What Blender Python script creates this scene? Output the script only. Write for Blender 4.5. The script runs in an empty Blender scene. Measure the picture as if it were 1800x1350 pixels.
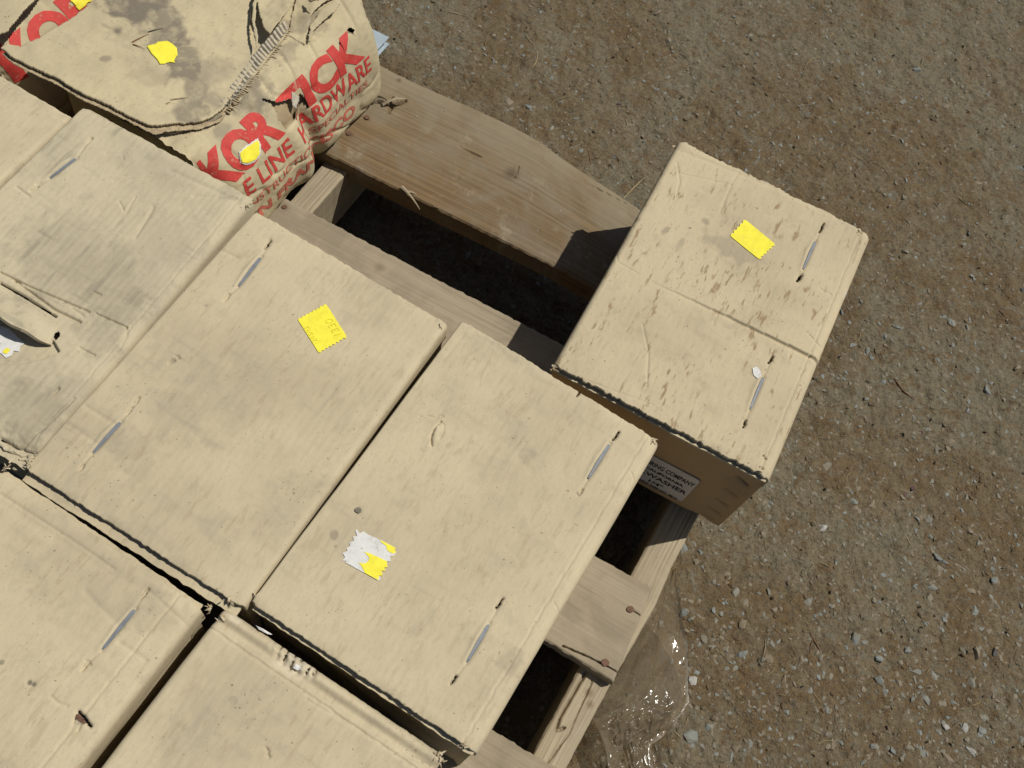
import bpy, bmesh, math, random
import numpy as np
from mathutils import Vector, Matrix

random.seed(7)
RNG = np.random.default_rng(11)
sc = bpy.context.scene
COL = sc.collection
R = math.radians

# ------------------------------------------------------------------ camera, sky, sun, exposure
CAM_H = 1.32                                   # lens above the ground (m); the box tops lie 1 m below it
F_PX = 1807.5                                  # focal length in pixels of a 1800 px wide frame
AX = np.array((0.98842213, 0.06598974, 0.13662737))      # world x, y, z written in camera axes (right, down, forward)
AY = np.array((0.0, -0.90046982, 0.43491849))
AZ = np.array((0.15172898, -0.42988307, -0.88904430 + -0.001))
AZ = AZ / np.linalg.norm(AZ)
cam_d = bpy.data.cameras.new('camera')
cam = bpy.data.objects.new('camera', cam_d)
COL.objects.link(cam)
rot = Matrix(((AX[0], -AX[1], -AX[2]), (AY[0], -AY[1], -AY[2]), (AZ[0], -AZ[1], -AZ[2])))
cam.matrix_world = Matrix.Translation((0, 0, CAM_H)) @ rot.to_4x4()
cam_d.sensor_width = 36.0
cam_d.lens = 36.0 * F_PX / 1800.0
cam_d.clip_start = 0.02
cam_d.clip_end = 500.0
sc.camera = cam

SUN_EL, SUN_AZ = 60.0, 15.0                    # height of the sun; direction it shines FROM, counted from +x
world = bpy.data.worlds.new('World')
sc.world = world
world.use_nodes = True
wn = world.node_tree
wn.nodes.clear()
sky = wn.nodes.new('ShaderNodeTexSky')
sky.sky_type = 'NISHITA'
sky.sun_disc = False
sky.sun_elevation = R(SUN_EL)
sky.sun_rotation = R(90.0 - SUN_AZ)
bg = wn.nodes.new('ShaderNodeBackground')
bg.inputs['Strength'].default_value = 0.05
wo = wn.nodes.new('ShaderNodeOutputWorld')
wn.links.new(sky.outputs[0], bg.inputs[0])
wn.links.new(bg.outputs[0], wo.inputs[0])
sun_d = bpy.data.lights.new('sun', 'SUN')
sun_d.energy = 4.25
sun_d.angle = R(0.5)
sun_d.color = (1.0, 0.975, 0.905)
sun = bpy.data.objects.new('sun', sun_d)
COL.objects.link(sun)
sdir = Vector((-math.cos(R(SUN_AZ)) * math.cos(R(SUN_EL)), -math.sin(R(SUN_AZ)) * math.cos(R(SUN_EL)), -math.sin(R(SUN_EL))))
sun.rotation_euler = sdir.to_track_quat('-Z', 'Y').to_euler()
sun.location = (2, 0.6, 4)
sc.view_settings.view_transform = 'Standard'
sc.view_settings.look = 'None'
sc.view_settings.gamma = 1.0
sc.view_settings.use_curve_mapping = False
sc.view_settings.exposure = 0.0

# ------------------------------------------------------------------ levels and helpers
Z_DECK = 0.14          # top of the pallet's deck boards
Z_TOP = 0.32           # top of the cartons


def at(px, py, z):
    """the place on the level z that the photograph shows at this pixel"""
    r = np.array((px - 900.0, py - 675.0, F_PX))
    w = np.array((r @ AX, r @ AY, r @ AZ))
    return w * ((CAM_H - z) / -w[2]) + np.array((0, 0, CAM_H))


def xy(px, py, z):
    return at(px, py, z)[:2]


def _h(ix, iy, seed):
    n = (ix.astype(np.int64) * 374761393 + iy.astype(np.int64) * 668265263 + seed * 974711) & 0x7fffffff
    n = ((n ^ (n >> 13)) * 1274126177) & 0x7fffffff
    n = (n ^ (n >> 16)) & 0xffff
    return n / 65535.0


def vnoise(x, y, seed=0):
    ix = np.floor(x); iy = np.floor(y)
    fx = x - ix; fy = y - iy
    fx = fx * fx * (3 - 2 * fx); fy = fy * fy * (3 - 2 * fy)
    a = _h(ix, iy, seed); b = _h(ix + 1, iy, seed); c = _h(ix, iy + 1, seed); d = _h(ix + 1, iy + 1, seed)
    return (a * (1 - fx) + b * fx) * (1 - fy) + (c * (1 - fx) + d * fx) * fy - 0.5


def fbm(x, y, seed=0, octv=3):
    s = 0; a = 1.0
    for o in range(octv):
        s = s + a * vnoise(x * 2 ** o, y * 2 ** o, seed + o * 17); a *= 0.5
    return s


def seg_dist(X, Y, pts):
    D = np.full(X.shape, 9.0)
    for (x0, y0), (x1, y1) in zip(pts[:-1], pts[1:]):
        dx, dy = x1 - x0, y1 - y0
        t = np.clip(((X - x0) * dx + (Y - y0) * dy) / (dx * dx + dy * dy + 1e-12), 0, 1)
        D = np.minimum(D, np.hypot(X - x0 - t * dx, Y - y0 - t * dy))
    return D


def in_poly(X, Y, poly):
    c = np.zeros(X.shape, bool)
    n = len(poly)
    for i in range(n):
        x0, y0 = poly[i]; x1, y1 = poly[(i + 1) % n]
        if y0 == y1:
            continue
        k = ((y0 > Y) != (y1 > Y)) & (X < (x1 - x0) * (Y - y0) / (y1 - y0) + x0)
        c ^= k
    return c


def mesh_np(name, V, F, mats=(), smooth=True, attrs=None, uv=None):
    """V (n,3), F list of equal-length index rows (numpy) or a list of such arrays"""
    me = bpy.data.meshes.new(name)
    Fs = F if isinstance(F, (list, tuple)) else [F]
    Fs = [np.asarray(f, np.int32) for f in Fs if len(f)]
    V = np.asarray(V, np.float32)
    nl = sum(f.size for f in Fs); nf = sum(len(f) for f in Fs)
    me.vertices.add(len(V)); me.vertices.foreach_set('co', V.ravel())
    me.loops.add(nl); me.polygons.add(nf)
    lv = np.concatenate([f.ravel() for f in Fs])
    tot = np.concatenate([np.full(len(f), f.shape[1], np.int32) for f in Fs])
    st = np.concatenate(([0], np.cumsum(tot)[:-1])).astype(np.int32)
    me.loops.foreach_set('vertex_index', lv)
    me.polygons.foreach_set('loop_start', st)
    me.polygons.foreach_set('loop_total', tot)
    me.polygons.foreach_set('use_smooth', np.full(nf, smooth))
    if uv is not None:
        l = me.uv_layers.new(name='UVMap')
        l.data.foreach_set('uv', np.asarray(uv, np.float32)[lv].ravel())
    for k, a in (attrs or {}).items():
        at_ = me.attributes.new(k, 'FLOAT', 'POINT')
        at_.data.foreach_set('value', np.asarray(a, np.float32).ravel())
    me.update(calc_edges=True)
    me.validate()
    for m in mats:
        me.materials.append(m)
    return me


def obj(name, me, parent=None, **props):
    o = bpy.data.objects.new(name, me)
    COL.objects.link(o)
    if parent is not None:
        o.parent = parent
        o.matrix_parent_inverse = parent.matrix_world.inverted() if not parent.get('_local') else Matrix()
    for k, v in props.items():
        o[k] = v
    return o


def thing(name, label, cat, loc=(0, 0, 0), rz=0.0, group=None):
    o = bpy.data.objects.new(name, None)
    COL.objects.link(o)
    o.empty_display_size = 0.05
    o.matrix_world = Matrix.Translation(loc) @ Matrix.Rotation(rz, 4, 'Z')
    o['label'] = label; o['category'] = cat
    if group:
        o['group'] = group
    return o


def grid_faces(n, m, off=0):
    i = np.arange(n * m).reshape(n, m) + off
    return np.stack((i[:-1, :-1], i[1:, :-1], i[1:, 1:], i[:-1, 1:]), -1).reshape(-1, 4)


def border(n, m):
    i = np.arange(n * m).reshape(n, m)
    return np.concatenate((i[:-1, 0], i[-1, :-1], i[1:, -1][::-1], i[0, 1:][::-1]))


def box_bm(bm, x0, x1, y0, y1, z0, z1):
    vs = [bm.verts.new((x, y, z)) for z in (z0, z1) for x, y in ((x0, y0), (x1, y0), (x1, y1), (x0, y1))]
    for f in ((3, 2, 1, 0), (4, 5, 6, 7), (0, 1, 5, 4), (1, 2, 6, 5), (2, 3, 7, 6), (3, 0, 4, 7)):
        bm.faces.new([vs[k] for k in f])


def bm_mesh(name, bm, mats, smooth=False, bevel=0.0):
    if bevel:
        bmesh.ops.bevel(bm, geom=bm.edges[:], offset=bevel, segments=2, affect='EDGES', clamp_overlap=True)
    bmesh.ops.recalc_face_normals(bm, faces=bm.faces[:])
    me = bpy.data.meshes.new(name)
    bm.to_mesh(me); bm.free()
    if smooth:
        me.polygons.foreach_set('use_smooth', [True] * len(me.polygons))
    for m in mats:
        me.materials.append(m)
    return me


# ------------------------------------------------------------------ materials
class NT:
    def __init__(self, name):
        self.m = bpy.data.materials.new(name); self.m.use_nodes = True
        self.t = self.m.node_tree; self.t.nodes.clear()
        self.out = self.t.nodes.new('ShaderNodeOutputMaterial')
        self.b = self.t.nodes.new('ShaderNodeBsdfPrincipled')
        self.t.links.new(self.b.outputs[0], self.out.inputs[0])

    def n(self, typ, **kw):
        nd = self.t.nodes.new(typ)
        for k, v in kw.items():
            setattr(nd, k, v)
        return nd

    def l(self, a, b):
        self.t.links.new(a, b)

    def setin(self, s, v):
        if isinstance(v, bpy.types.NodeSocket):
            self.l(v, s)
        else:
            s.default_value = v

    def noise(self, vec, scale, detail=3.0, rough=0.55, dist=0.0):
        nd = self.n('ShaderNodeTexNoise'); self.l(vec, nd.inputs['Vector'])
        nd.inputs['Scale'].default_value = scale; nd.inputs['Detail'].default_value = detail
        nd.inputs['Roughness'].default_value = rough; nd.inputs['Distortion'].default_value = dist
        return nd.outputs['Fac']

    def voro(self, vec, scale, feature='F1', out='Distance'):
        nd = self.n('ShaderNodeTexVoronoi', feature=feature); self.l(vec, nd.inputs['Vector'])
        nd.inputs['Scale'].default_value = scale
        return nd.outputs[out]

    def mp(self, v, a, b, c=0.0, d=1.0):
        nd = self.n('ShaderNodeMapRange', interpolation_type='SMOOTHSTEP')
        self.setin(nd.inputs[0], v)
        for i, q in enumerate((a, b, c, d)):
            nd.inputs[i + 1].default_value = q
        return nd.outputs[0]

    def math(self, op, a, b=0.0):
        nd = self.n('ShaderNodeMath', operation=op)
        self.setin(nd.inputs[0], a); self.setin(nd.inputs[1], b)
        return nd.outputs[0]

    def mix(self, fac, a, b, blend='MIX'):
        nd = self.n('ShaderNodeMix', data_type='RGBA', blend_type=blend)
        self.setin(nd.inputs[0], fac)
        for s, v in ((nd.inputs[6], a), (nd.inputs[7], b)):
            if isinstance(v, bpy.types.NodeSocket):
                self.l(v, s)
            else:
                s.default_value = (*v, 1.0)
        return nd.outputs[2]

    def pos(self, rz=0.0, scale=(1, 1, 1), uv=False):
        g = self.n('ShaderNodeUVMap').outputs[0] if uv else self.n('ShaderNodeNewGeometry').outputs['Position']
        mp = self.n('ShaderNodeMapping', vector_type='POINT')
        r = self.n('ShaderNodeMapping', vector_type='POINT')
        r.inputs['Rotation'].default_value = (0, 0, -rz)
        mp.inputs['Scale'].default_value = scale
        self.l(g, r.inputs[0]); self.l(r.outputs[0], mp.inputs[0])
        return mp.outputs[0]

    def attr(self, name):
        return self.n('ShaderNodeAttribute', attribute_name=name).outputs['Fac']

    def bump(self, h, strength=0.3, dist=0.001, prev=None):
        nd = self.n('ShaderNodeBump'); nd.inputs['Strength'].default_value = strength
        nd.inputs['Distance'].default_value = dist
        self.l(h, nd.inputs['Height'])
        if prev is not None:
            self.l(prev, nd.inputs['Normal'])
        self.l(nd.outputs[0], self.b.inputs['Normal'])
        return nd.outputs[0]

    def fin(self, col, rough=0.8, spec=0.3, metal=0.0):
        self.setin(self.b.inputs['Base Color'], col if isinstance(col, bpy.types.NodeSocket) else (*col, 1.0))
        self.setin(self.b.inputs['Roughness'], rough)
        self.b.inputs['Specular IOR Level'].default_value = spec
        self.b.inputs['Metallic'].default_value = metal
        return self.m


def mat_cardboard(name, base=(0.488, 0.406, 0.262), rz=R(60), wash=0.25, streak=0.25, grime=0.35, spots=0.7):
    q = NT(name)
    p = q.pos()
    big = q.noise(p, 7.0, 4.0, 0.6)
    c = q.mix(q.mp(big, 0.35, 0.68), base, tuple(v * f for v, f in zip(base, (0.86, 0.855, 0.865))))
    fib = q.noise(q.pos(rz, (0.35, 1.0, 1.0)), 520.0, 3.0, 0.75)
    c = q.mix(q.math('MULTIPLY', q.mp(fib, 0.48, 0.78), 0.55), c, tuple(v * 0.74 for v in base))
    # greyish handling grime, in fine broken patches
    gr = q.math('MULTIPLY', q.mp(q.noise(p, 30.0, 7.0, 0.72, 0.4), 0.50, 0.74), grime)
    c = q.mix(gr, c, (0.29, 0.25, 0.175))
    c = q.mix(q.math('MULTIPLY', q.mp(q.noise(q.pos(rz, (0.5, 1.0, 1.0)), 110.0, 4.0, 0.7), 0.58, 0.72), grime * 0.8), c, (0.30, 0.25, 0.165))
    # rubbed flute lines
    if wash:
        w = q.noise(q.pos(rz, (0.13, 1.0, 1.0)), 135.0, 2.0, 0.5)
        w = q.math('MAXIMUM', w, q.math('MULTIPLY', q.noise(q.pos(rz, (1.0, 0.16, 1.0)), 105.0, 2.0, 0.5), 0.97))
        w2 = q.noise(p, 14.0, 4.0)
        c = q.mix(q.math('MULTIPLY', q.math('MULTIPLY', q.mp(w, 0.50, 0.70), q.mp(w2, 0.46, 0.66)), wash), c, (0.24, 0.21, 0.15))
    # dashes where water and dust followed the flutes
    if streak:
        s = q.noise(q.pos(rz, (0.26, 1.0, 1.0)), 170.0, 3.0, 0.6)
        s2 = q.noise(p, 20.0, 2.0)
        c = q.mix(q.math('MULTIPLY', q.math('MULTIPLY', q.mp(s, 0.555, 0.66), q.mp(s2, 0.40, 0.57)), streak), c, (0.27, 0.19, 0.105))
    sp = q.mp(q.noise(p, 300.0, 1.5, 0.5), 0.69, 0.75)
    sp = q.math('MULTIPLY', q.math('MULTIPLY', sp, q.mp(q.noise(p, 30.0, 2.0), 0.40, 0.58)), spots)
    c = q.mix(sp, c, (0.12, 0.09, 0.055))
    st = q.math('MULTIPLY', q.attr('stain'), q.mp(q.noise(p, 55.0, 5.0, 0.65), 0.30, 0.55, 0.45, 1.0))
    c = q.mix(st, c, (0.175, 0.145, 0.105))
    wr = q.attr('worn')
    c = q.mix(wr, c, (0.60, 0.53, 0.40))
    q.bump(fib, 0.30, 0.0006, q.bump(q.noise(q.pos(rz, (0.45, 1.0, 1.0)), 190.0, 4.0, 0.65), 0.22, 0.0012))
    return q.fin(c, 0.82, 0.22)


def mat_wood(name, a, b, dark, grey=0.5, ring=60.0, dust=0.5):
    q = NT(name)
    u = q.pos(0, (1, 1, 1), uv=True)
    warp = q.noise(q.pos(0, (2.2, 7.0, 1), uv=True), 1.0, 3.0)
    g = q.pos(0, (1.0, ring, 1), uv=True)
    n1 = q.noise(g, 3.0, 3.0, 0.55, 0.6)
    fine = q.noise(q.pos(0, (6.0, 420.0, 1), uv=True), 1.0, 4.0, 0.65)
    ang = q.math('ADD', q.math('MULTIPLY', q.n('ShaderNodeSeparateXYZ').outputs[1], 0.0), 0.0)
    c = q.mix(q.mp(n1, 0.38, 0.62), a, b)
    c = q.mix(q.math('MULTIPLY', q.mp(fine, 0.52, 0.75), 0.55), c, dark)
    c = q.mix(q.math('MULTIPLY', q.mp(q.noise(u, 16.0, 5.0, 0.6, 0.5), 0.40, 0.66), grey), c, (0.178, 0.143, 0.098))
    c = q.mix(q.math('MULTIPLY', q.mp(q.noise(u, 26.0, 6.0, 0.7), 0.55, 0.72), dust), c, (0.30, 0.25, 0.175))
    sp = q.mp(q.noise(u, 190.0, 2.0), 0.70, 0.76)
    c = q.mix(q.math('MULTIPLY', sp, 0.6), c, dark)
    c = q.mix(q.math('MULTIPLY', q.attr('dusty'), q.mp(q.noise(u, 14.0, 5.0, 0.65), 0.25, 0.60, 0.25, 0.95)), c, (0.212, 0.170, 0.107))
    kn = q.attr('knot')
    c = q.mix(kn, c, dark)
    q.bump(fine, 0.5, 0.0012, q.bump(n1, 0.35, 0.002))
    return q.fin(c, 0.8, 0.2)


def mat_plain(name, col, rough=0.7, spec=0.3, metal=0.0, var=0.25, scale=60.0, bump=0.2):
    q = NT(name)
    p = q.pos()
    n = q.noise(p, scale, 4.0, 0.6)
    c = q.mix(q.mp(n, 0.35, 0.7), col, tuple(v * (1 - var) for v in col))
    if bump:
        q.bump(n, bump, 0.001)
    return q.fin(c, rough, spec, metal)


def mat_ink(name, col, under, wear=0.5):
    q = NT(name)
    p = q.pos()
    n = q.noise(p, 90.0, 5.0, 0.7)
    n2 = q.noise(p, 420.0, 3.0, 0.6)
    c = q.mix(q.mp(n, 0.35, 0.7), col, tuple(v * 0.86 for v in col))
    c = q.mix(q.math('MULTIPLY', q.math('MAXIMUM', q.mp(n, 0.60, 0.72), q.mp(n2, 0.62, 0.74)), wear), c, under)
    q.bump(n, 0.15, 0.001)
    return q.fin(c, 0.7, 0.25)


KRAFT = (0.488, 0.406, 0.262)
M_CARD = mat_cardboard('cardboard')
M_CARD_A = mat_cardboard('cardboard_scuffed', (0.47, 0.40, 0.265), R(62), wash=0.6, streak=0.1, grime=0.6, spots=0.5)
M_CARD_R = mat_cardboard('cardboard_streaked', (0.48, 0.395, 0.25), R(63), wash=0.25, streak=1.0, grime=0.45, spots=0.8)
M_CARD_F = mat_cardboard('cardboard_weathered', (0.48, 0.40, 0.245), R(61), wash=0.15, streak=0.2, grime=0.5, spots=0.8)
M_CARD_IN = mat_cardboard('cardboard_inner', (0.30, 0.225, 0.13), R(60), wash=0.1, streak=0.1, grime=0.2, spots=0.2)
M_FLUTE = mat_plain('bare_fluting', (0.46, 0.41, 0.32), 0.9, 0.1, var=0.3, scale=200)
M_TORN = mat_plain('torn_fibre', (0.40, 0.31, 0.19), 0.95, 0.05, var=0.35, scale=150)
M_PLANK = mat_wood('wood_brown', (0.180, 0.118, 0.058), (0.128, 0.084, 0.041), (0.085, 0.058, 0.035), grey=0.72, ring=85.0, dust=0.6)
M_DECK = mat_wood('wood_grey', (0.300, 0.245, 0.168), (0.270, 0.218, 0.147), (0.19, 0.145, 0.095), grey=0.55, ring=26.0, dust=0.55)
M_STRING = mat_wood('wood_pale', (0.36, 0.295, 0.195), (0.29, 0.23, 0.15), (0.16, 0.11, 0.065), grey=0.3, ring=70.0, dust=0.6)
M_RUST = mat_plain('rusty_nail', (0.16, 0.085, 0.055), 0.75, 0.3, 0.3, var=0.5, scale=400)
M_STAPLE = mat_plain('staple_steel', (0.19, 0.20, 0.215), 0.55, 0.4, 0.1, var=0.2, scale=120, bump=0)
M_YEL = mat_ink('yellow_paper', (0.80, 0.70, 0.05), (0.78, 0.71, 0.32), wear=0.35)
M_WHITE = mat_ink('white_paper_back', (0.62, 0.60, 0.56), (0.36, 0.32, 0.25), wear=1.0)
M_PENCIL = mat_plain('faint_pen', (0.70, 0.60, 0.045), 0.8, 0.1, var=0.2)
M_RED = mat_ink('red_print', (0.50, 0.050, 0.040), (0.48, 0.40, 0.245), wear=0.6)
M_RED_FAINT = mat_ink('faded_red_print', (0.46, 0.115, 0.075), (0.48, 0.40, 0.245), wear=0.95)
M_BLACKINK = mat_plain('black_print', (0.03, 0.03, 0.03), 0.7, 0.2, var=0.2)
M_LABEL = mat_plain('label_paper', (0.62, 0.56, 0.50), 0.6, 0.3, var=0.12, scale=40, bump=0.05)
M_SHEET = mat_plain('galvanised_paint', (0.36, 0.42, 0.46), 0.5, 0.4, 0.1, var=0.2, scale=30, bump=0.08)
M_BOLT = mat_plain('dusty_content', (0.12, 0.10, 0.075), 0.9, 0.2, 0.0, var=0.4, scale=120)

# ground: damp packed earth with fines of crushed grey stone
q = NT('packed_dirt')
p = q.pos()
big = q.noise(p, 3.4, 5.0, 0.62, 0.8)
mid = q.noise(p, 24.0, 6.0, 0.68, 0.5)
fin_ = q.noise(p, 190.0, 5.0, 0.75)
c = q.mix(q.mp(big, 0.42, 0.58), (0.145, 0.100, 0.051), (0.168, 0.139, 0.087))
c = q.mix(q.math('MULTIPLY', q.mp(mid, 0.40, 0.70), 0.6), c, (0.196, 0.161, 0.101))
c = q.mix(q.math('MULTIPLY', q.mp(q.noise(p, 41.0, 4.0, 0.6, 0.9), 0.50, 0.68), 0.75), c, (0.135, 0.080, 0.033))
c = q.mix(q.math('MULTIPLY', q.mp(q.noise(p, 60.0, 5.0, 0.65, 0.4), 0.54, 0.66), 0.5), c, (0.180, 0.172, 0.136))
c = q.mix(q.math('MULTIPLY', q.mp(fin_, 0.58, 0.28), 0.8), c, (0.060, 0.045, 0.028))
c = q.mix(q.math('MULTIPLY', q.mp(q.noise(p, 420.0, 2.0, 0.5), 0.64, 0.74), 0.45), c, (0.24, 0.21, 0.165))
q.bump(fin_, 0.75, 0.004, q.bump(q.noise(p, 85.0, 5.0, 0.7), 0.85, 0.008))
M_DIRT = q.fin(c, 0.9, 0.22)


def mat_stone(name, col, dust=0.5):
    q = NT(name)
    p = q.pos()
    n = q.noise(p, 130.0, 5.0, 0.65)
    c = q.mix(q.mp(n, 0.35, 0.68), col, tuple(v * 0.72 for v in col))
    c = q.mix(q.math('MULTIPLY', q.mp(q.noise(p, 55.0, 4.0, 0.6), 0.42, 0.62), dust), c, (0.185, 0.145, 0.088))
    q.bump(n, 0.4, 0.002)
    return q.fin(c, 0.7, 0.3)


M_STONE = [mat_stone('stone_blue_grey', (0.185, 0.195, 0.176), 0.45), mat_stone('stone_grey', (0.178, 0.155, 0.112), 0.65),
           mat_stone('stone_brown', (0.185, 0.145, 0.098), 0.6), mat_stone('stone_dark', (0.045, 0.042, 0.045), 0.25),
           mat_stone('stone_pale', (0.36, 0.345, 0.31), 0.3), mat_stone('stone_rust_red', (0.09, 0.045, 0.04), 0.3)]
M_CLOD = M_DIRT
M_STRAW = mat_plain('dry_straw', (0.42, 0.32, 0.16), 0.7, 0.3, var=0.3, scale=80, bump=0)
M_NEEDLE = mat_plain('dead_needles', (0.23, 0.115, 0.05), 0.7, 0.3, var=0.4, scale=80, bump=0)
M_TWIG = mat_plain('dark_bits', (0.05, 0.035, 0.022), 0.85, 0.2, var=0.4, scale=80, bump=0)

# thin dirty plastic film
q = NT('plastic_film')
p = q.pos()
fn = q.noise(p, 30.0, 5.0, 0.6)
q.fin(q.mix(q.attr('worn'), q.mix(q.mp(fn, 0.35, 0.65), (0.27, 0.215, 0.145), (0.19, 0.145, 0.092)), (0.62, 0.57, 0.48)), 0.17, 0.9)
q.bump(q.voro(p, 48.0, 'DISTANCE_TO_EDGE'), 0.30, 0.004)
tr = q.n('ShaderNodeBsdfTransparent'); tr.inputs[0].default_value = (0.86, 0.82, 0.74, 1)
ms = q.n('ShaderNodeMixShader')
q.l(q.math('SUBTRACT', q.mp(fn, 0.3, 0.7, 0.24, 0.48), q.math('MULTIPLY', q.attr('worn'), -0.4)), ms.inputs[0])
q.l(tr.outputs[0], ms.inputs[1]); q.l(q.b.outputs[0], ms.inputs[2]); q.l(ms.outputs[0], q.out.inputs[0])
M_FILM = q.m

# ------------------------------------------------------------------ ground
def axis(lo, hi, step, far):
    a = list(np.arange(lo, hi + step, step))
    d = step
    pre, post = [], []
    x = lo
    while x > -far:
        d *= 1.6; x -= d; pre.append(x)
    d = step; x = a[-1]
    while x < far:
        d *= 1.6; x += d; post.append(x)
    return np.array(pre[::-1] + a + post)


def ground_z(X, Y):
    near = np.clip(1.0 - (np.hypot(X - 0.5, Y - 0.7) - 1.5) / 3.0, 0, 1)
    z = 0.010 * fbm(X * 4.5, Y * 4.5, 3, 3) + 0.006 * fbm(X * 26, Y * 26, 5, 3) + 0.0030 * fbm(X * 60, Y * 60, 29, 2) + 0.0022 * fbm(X * 110, Y * 110, 9, 2)
    pit = np.clip(vnoise(X * 60, Y * 60, 21) - 0.30, 0, 1) * -0.014
    return (z + pit) * near - 0.004


gx = axis(-0.12, 1.28, 0.0025, 140.0)
gy = axis(0.0, 1.70, 0.0025, 140.0)
GX, GY = np.meshgrid(gx, gy, indexing='ij')
GV = np.stack((GX, GY, ground_z(GX, GY)), -1).reshape(-1, 3)
gme = mesh_np('ground', GV, grid_faces(len(gx), len(gy)), [M_DIRT])
ground = obj('ground', gme, None, kind='structure')


def stone_mesh(seed, mat, flat=0.45, n=15):
    rr = random.Random(seed)
    bm = bmesh.new()
    for _ in range(n):
        a = rr.uniform(0, 6.283); zz = rr.uniform(-1, 1); s = math.sqrt(1 - zz * zz) * rr.uniform(0.72, 1.0)
        bm.verts.new((math.cos(a) * s, math.sin(a) * s * rr.uniform(0.6, 0.85), zz * flat))
    r_ = bmesh.ops.convex_hull(bm, input=bm.verts[:])
    bmesh.ops.delete(bm, geom=[g for g in r_['geom_interior'] if isinstance(g, bmesh.types.BMVert)], context='VERTS')
    return bm_mesh('stone', bm, [mat])


STONES = {k: [stone_mesh(100 * k + j, M_STONE[k], random.Random(k * 9 + j).uniform(0.3, 0.6)) for j in range(7)] for k in range(6)}


def put_stone(x, y, r, k, lift=0.25, tilt=0.2, rz=None):
    s = obj('stone', random.choice(STONES[k]), ground)
    s.matrix_parent_inverse = Matrix()
    z = float(ground_z(np.array([x]), np.array([y]))[0])
    s.location = (x, y, z + r * (lift - 0.25))
    s.rotation_euler = (random.uniform(-tilt, tilt), random.uniform(-tilt, tilt), random.uniform(0, 6.28) if rz is None else rz)
    s.scale = (r, r * random.uniform(0.75, 1.1), r * random.uniform(0.6, 0.95))
    return s


# stones one can point to, where the photograph has them: pixel, half length in mm, kind
for px, py, rm, k in [(870, 66, 6, 3), (868, 60, 6, 1), (1157, 20, 11, 2), (1795, 190, 11, 4), (1400, 95, 5, 4), (1796, 508, 8, 3), (1515, 130, 7, 0),
                      (1605, 855, 8, 5), (1622, 757, 6, 5), (1592, 868, 6, 5), (1753, 1146, 9, 3), (1762, 1155, 7, 1), (1735, 1262, 14, 0), (1732, 1283, 11, 0),
                      (1700, 1277, 9, 4), (1465, 1308, 10, 2), (1448, 928, 9, 4), (1505, 1122, 13, 0), (1548, 1158, 9, 0), (1460, 1190, 8, 1),
                      (1640, 910, 14, 0), (1652, 980, 11, 0), (1752, 1018, 9, 0), (1640, 1030, 10, 0), (1635, 1050, 11, 1), (1600, 1142, 9, 0),
                      (1545, 1195, 9, 0), (1612, 1178, 11, 0), (1642, 1187, 10, 0), (1630, 1230, 9, 0), (1582, 1200, 8, 1), (1664, 1276, 8, 4),
                      (1712, 1320, 11, 4), (1626, 1322, 10, 0), (1540, 1310, 9, 0), (1672, 1335, 13, 2), (1350, 1040, 7, 0), (1425, 1215, 8, 0),
                      (1220, 1195, 11, 4), (1218, 1295, 15, 0), (1240, 1120, 10, 1), (1250, 1275, 8, 0), (1230, 1180, 10, 0), (1200, 960, 10, 0),
                      (1262, 920, 10, 0), (1225, 985, 8, 1), (1590, 445, 8, 1), (1632, 512, 8, 1), (1528, 612, 10, 0), (1670, 565, 8, 0), (1700, 578, 8, 0),
                      (1765, 625, 9, 1), (1502, 605, 9, 0), (1555, 670, 8, 0), (1480, 545, 10, 0), (930, 185, 8, 0), (970, 220, 9, 0), (1090, 178, 6, 3),
                      (895, 180, 11, 2), (1515, 130, 8, 0), (1460, 175, 8, 1), (1610, 170, 6, 0), (1740, 130, 7, 1), (1480, 85, 8, 1), (1790, 645, 9, 1)]:
    w = xy(px, py, 0.0)
    put_stone(w[0], w[1], rm / 1000.0, k, lift=random.uniform(0.12, 0.36), tilt=0.25)
# the rest of the larger stones, pressed into the earth, more of them toward the lower right
cnt = 0
while cnt < 232:
    px, py = random.uniform(640, 1830), random.uniform(-20, 1375)
    if random.random() > 0.35 + 0.65 * min(1, max(0, (px + py - 900) / 1600)):
        continue
    w = xy(px, py, 0.0)
    r_ = random.choice((0.0052, 0.006, 0.0068, 0.0075, 0.0085, 0.010, 0.0125))
    put_stone(w[0], w[1], r_, random.choices((0, 1, 2, 3, 4), (5, 4, 4, 0.4, 0.3))[0], lift=random.uniform(0.0, 0.16), tilt=0.10)
    cnt += 1


def scatter(name, base_k, n, r0, r1, seed, mat, parent, zfix=None, area=((560, 1840), (-30, 1380)), pw=2.2):
    rg = np.random.default_rng(seed)
    Vs, Fs, off = [], [], 0
    bases = []
    for me in STONES[base_k][:4]:
        v = np.array([q_.co[:] for q_ in me.vertices])
        me.calc_loop_triangles()
        f = np.array([t.vertices[:] for t in me.loop_triangles])
        bases.append((v, f))
    for i in range(n):
        px, py = rg.uniform(*area[0]), rg.uniform(*area[1])
        w = xy(px, py, zfix or 0.0)
        if zfix and py > 255 + (px - 545) * 0.494 - 18:
            continue
        r_ = r0 + (r1 - r0) * rg.random() ** pw
        a = rg.uniform(0, 6.283); ca, sa = math.cos(a), math.sin(a)
        v, f = bases[i % 4]
        x = v[:, 0] * r_; y = v[:, 1] * r_
        V = np.stack((x * ca - y * sa + w[0], x * sa + y * ca + w[1], v[:, 2] * r_ * rg.uniform(0.40, 0.8)), -1)
        z = ground_z(np.array([w[0]]), np.array([w[1]]))[0] if zfix is None else zfix
        V[:, 2] += z + r_ * rg.uniform(-0.22, 0.04)
        Vs.append(V); Fs.append(f + off); off += len(v)
    me = mesh_np(name, np.concatenate(Vs), np.concatenate(Fs), [mat], smooth=False)
    return obj(name, me, parent, kind='stuff')


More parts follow.
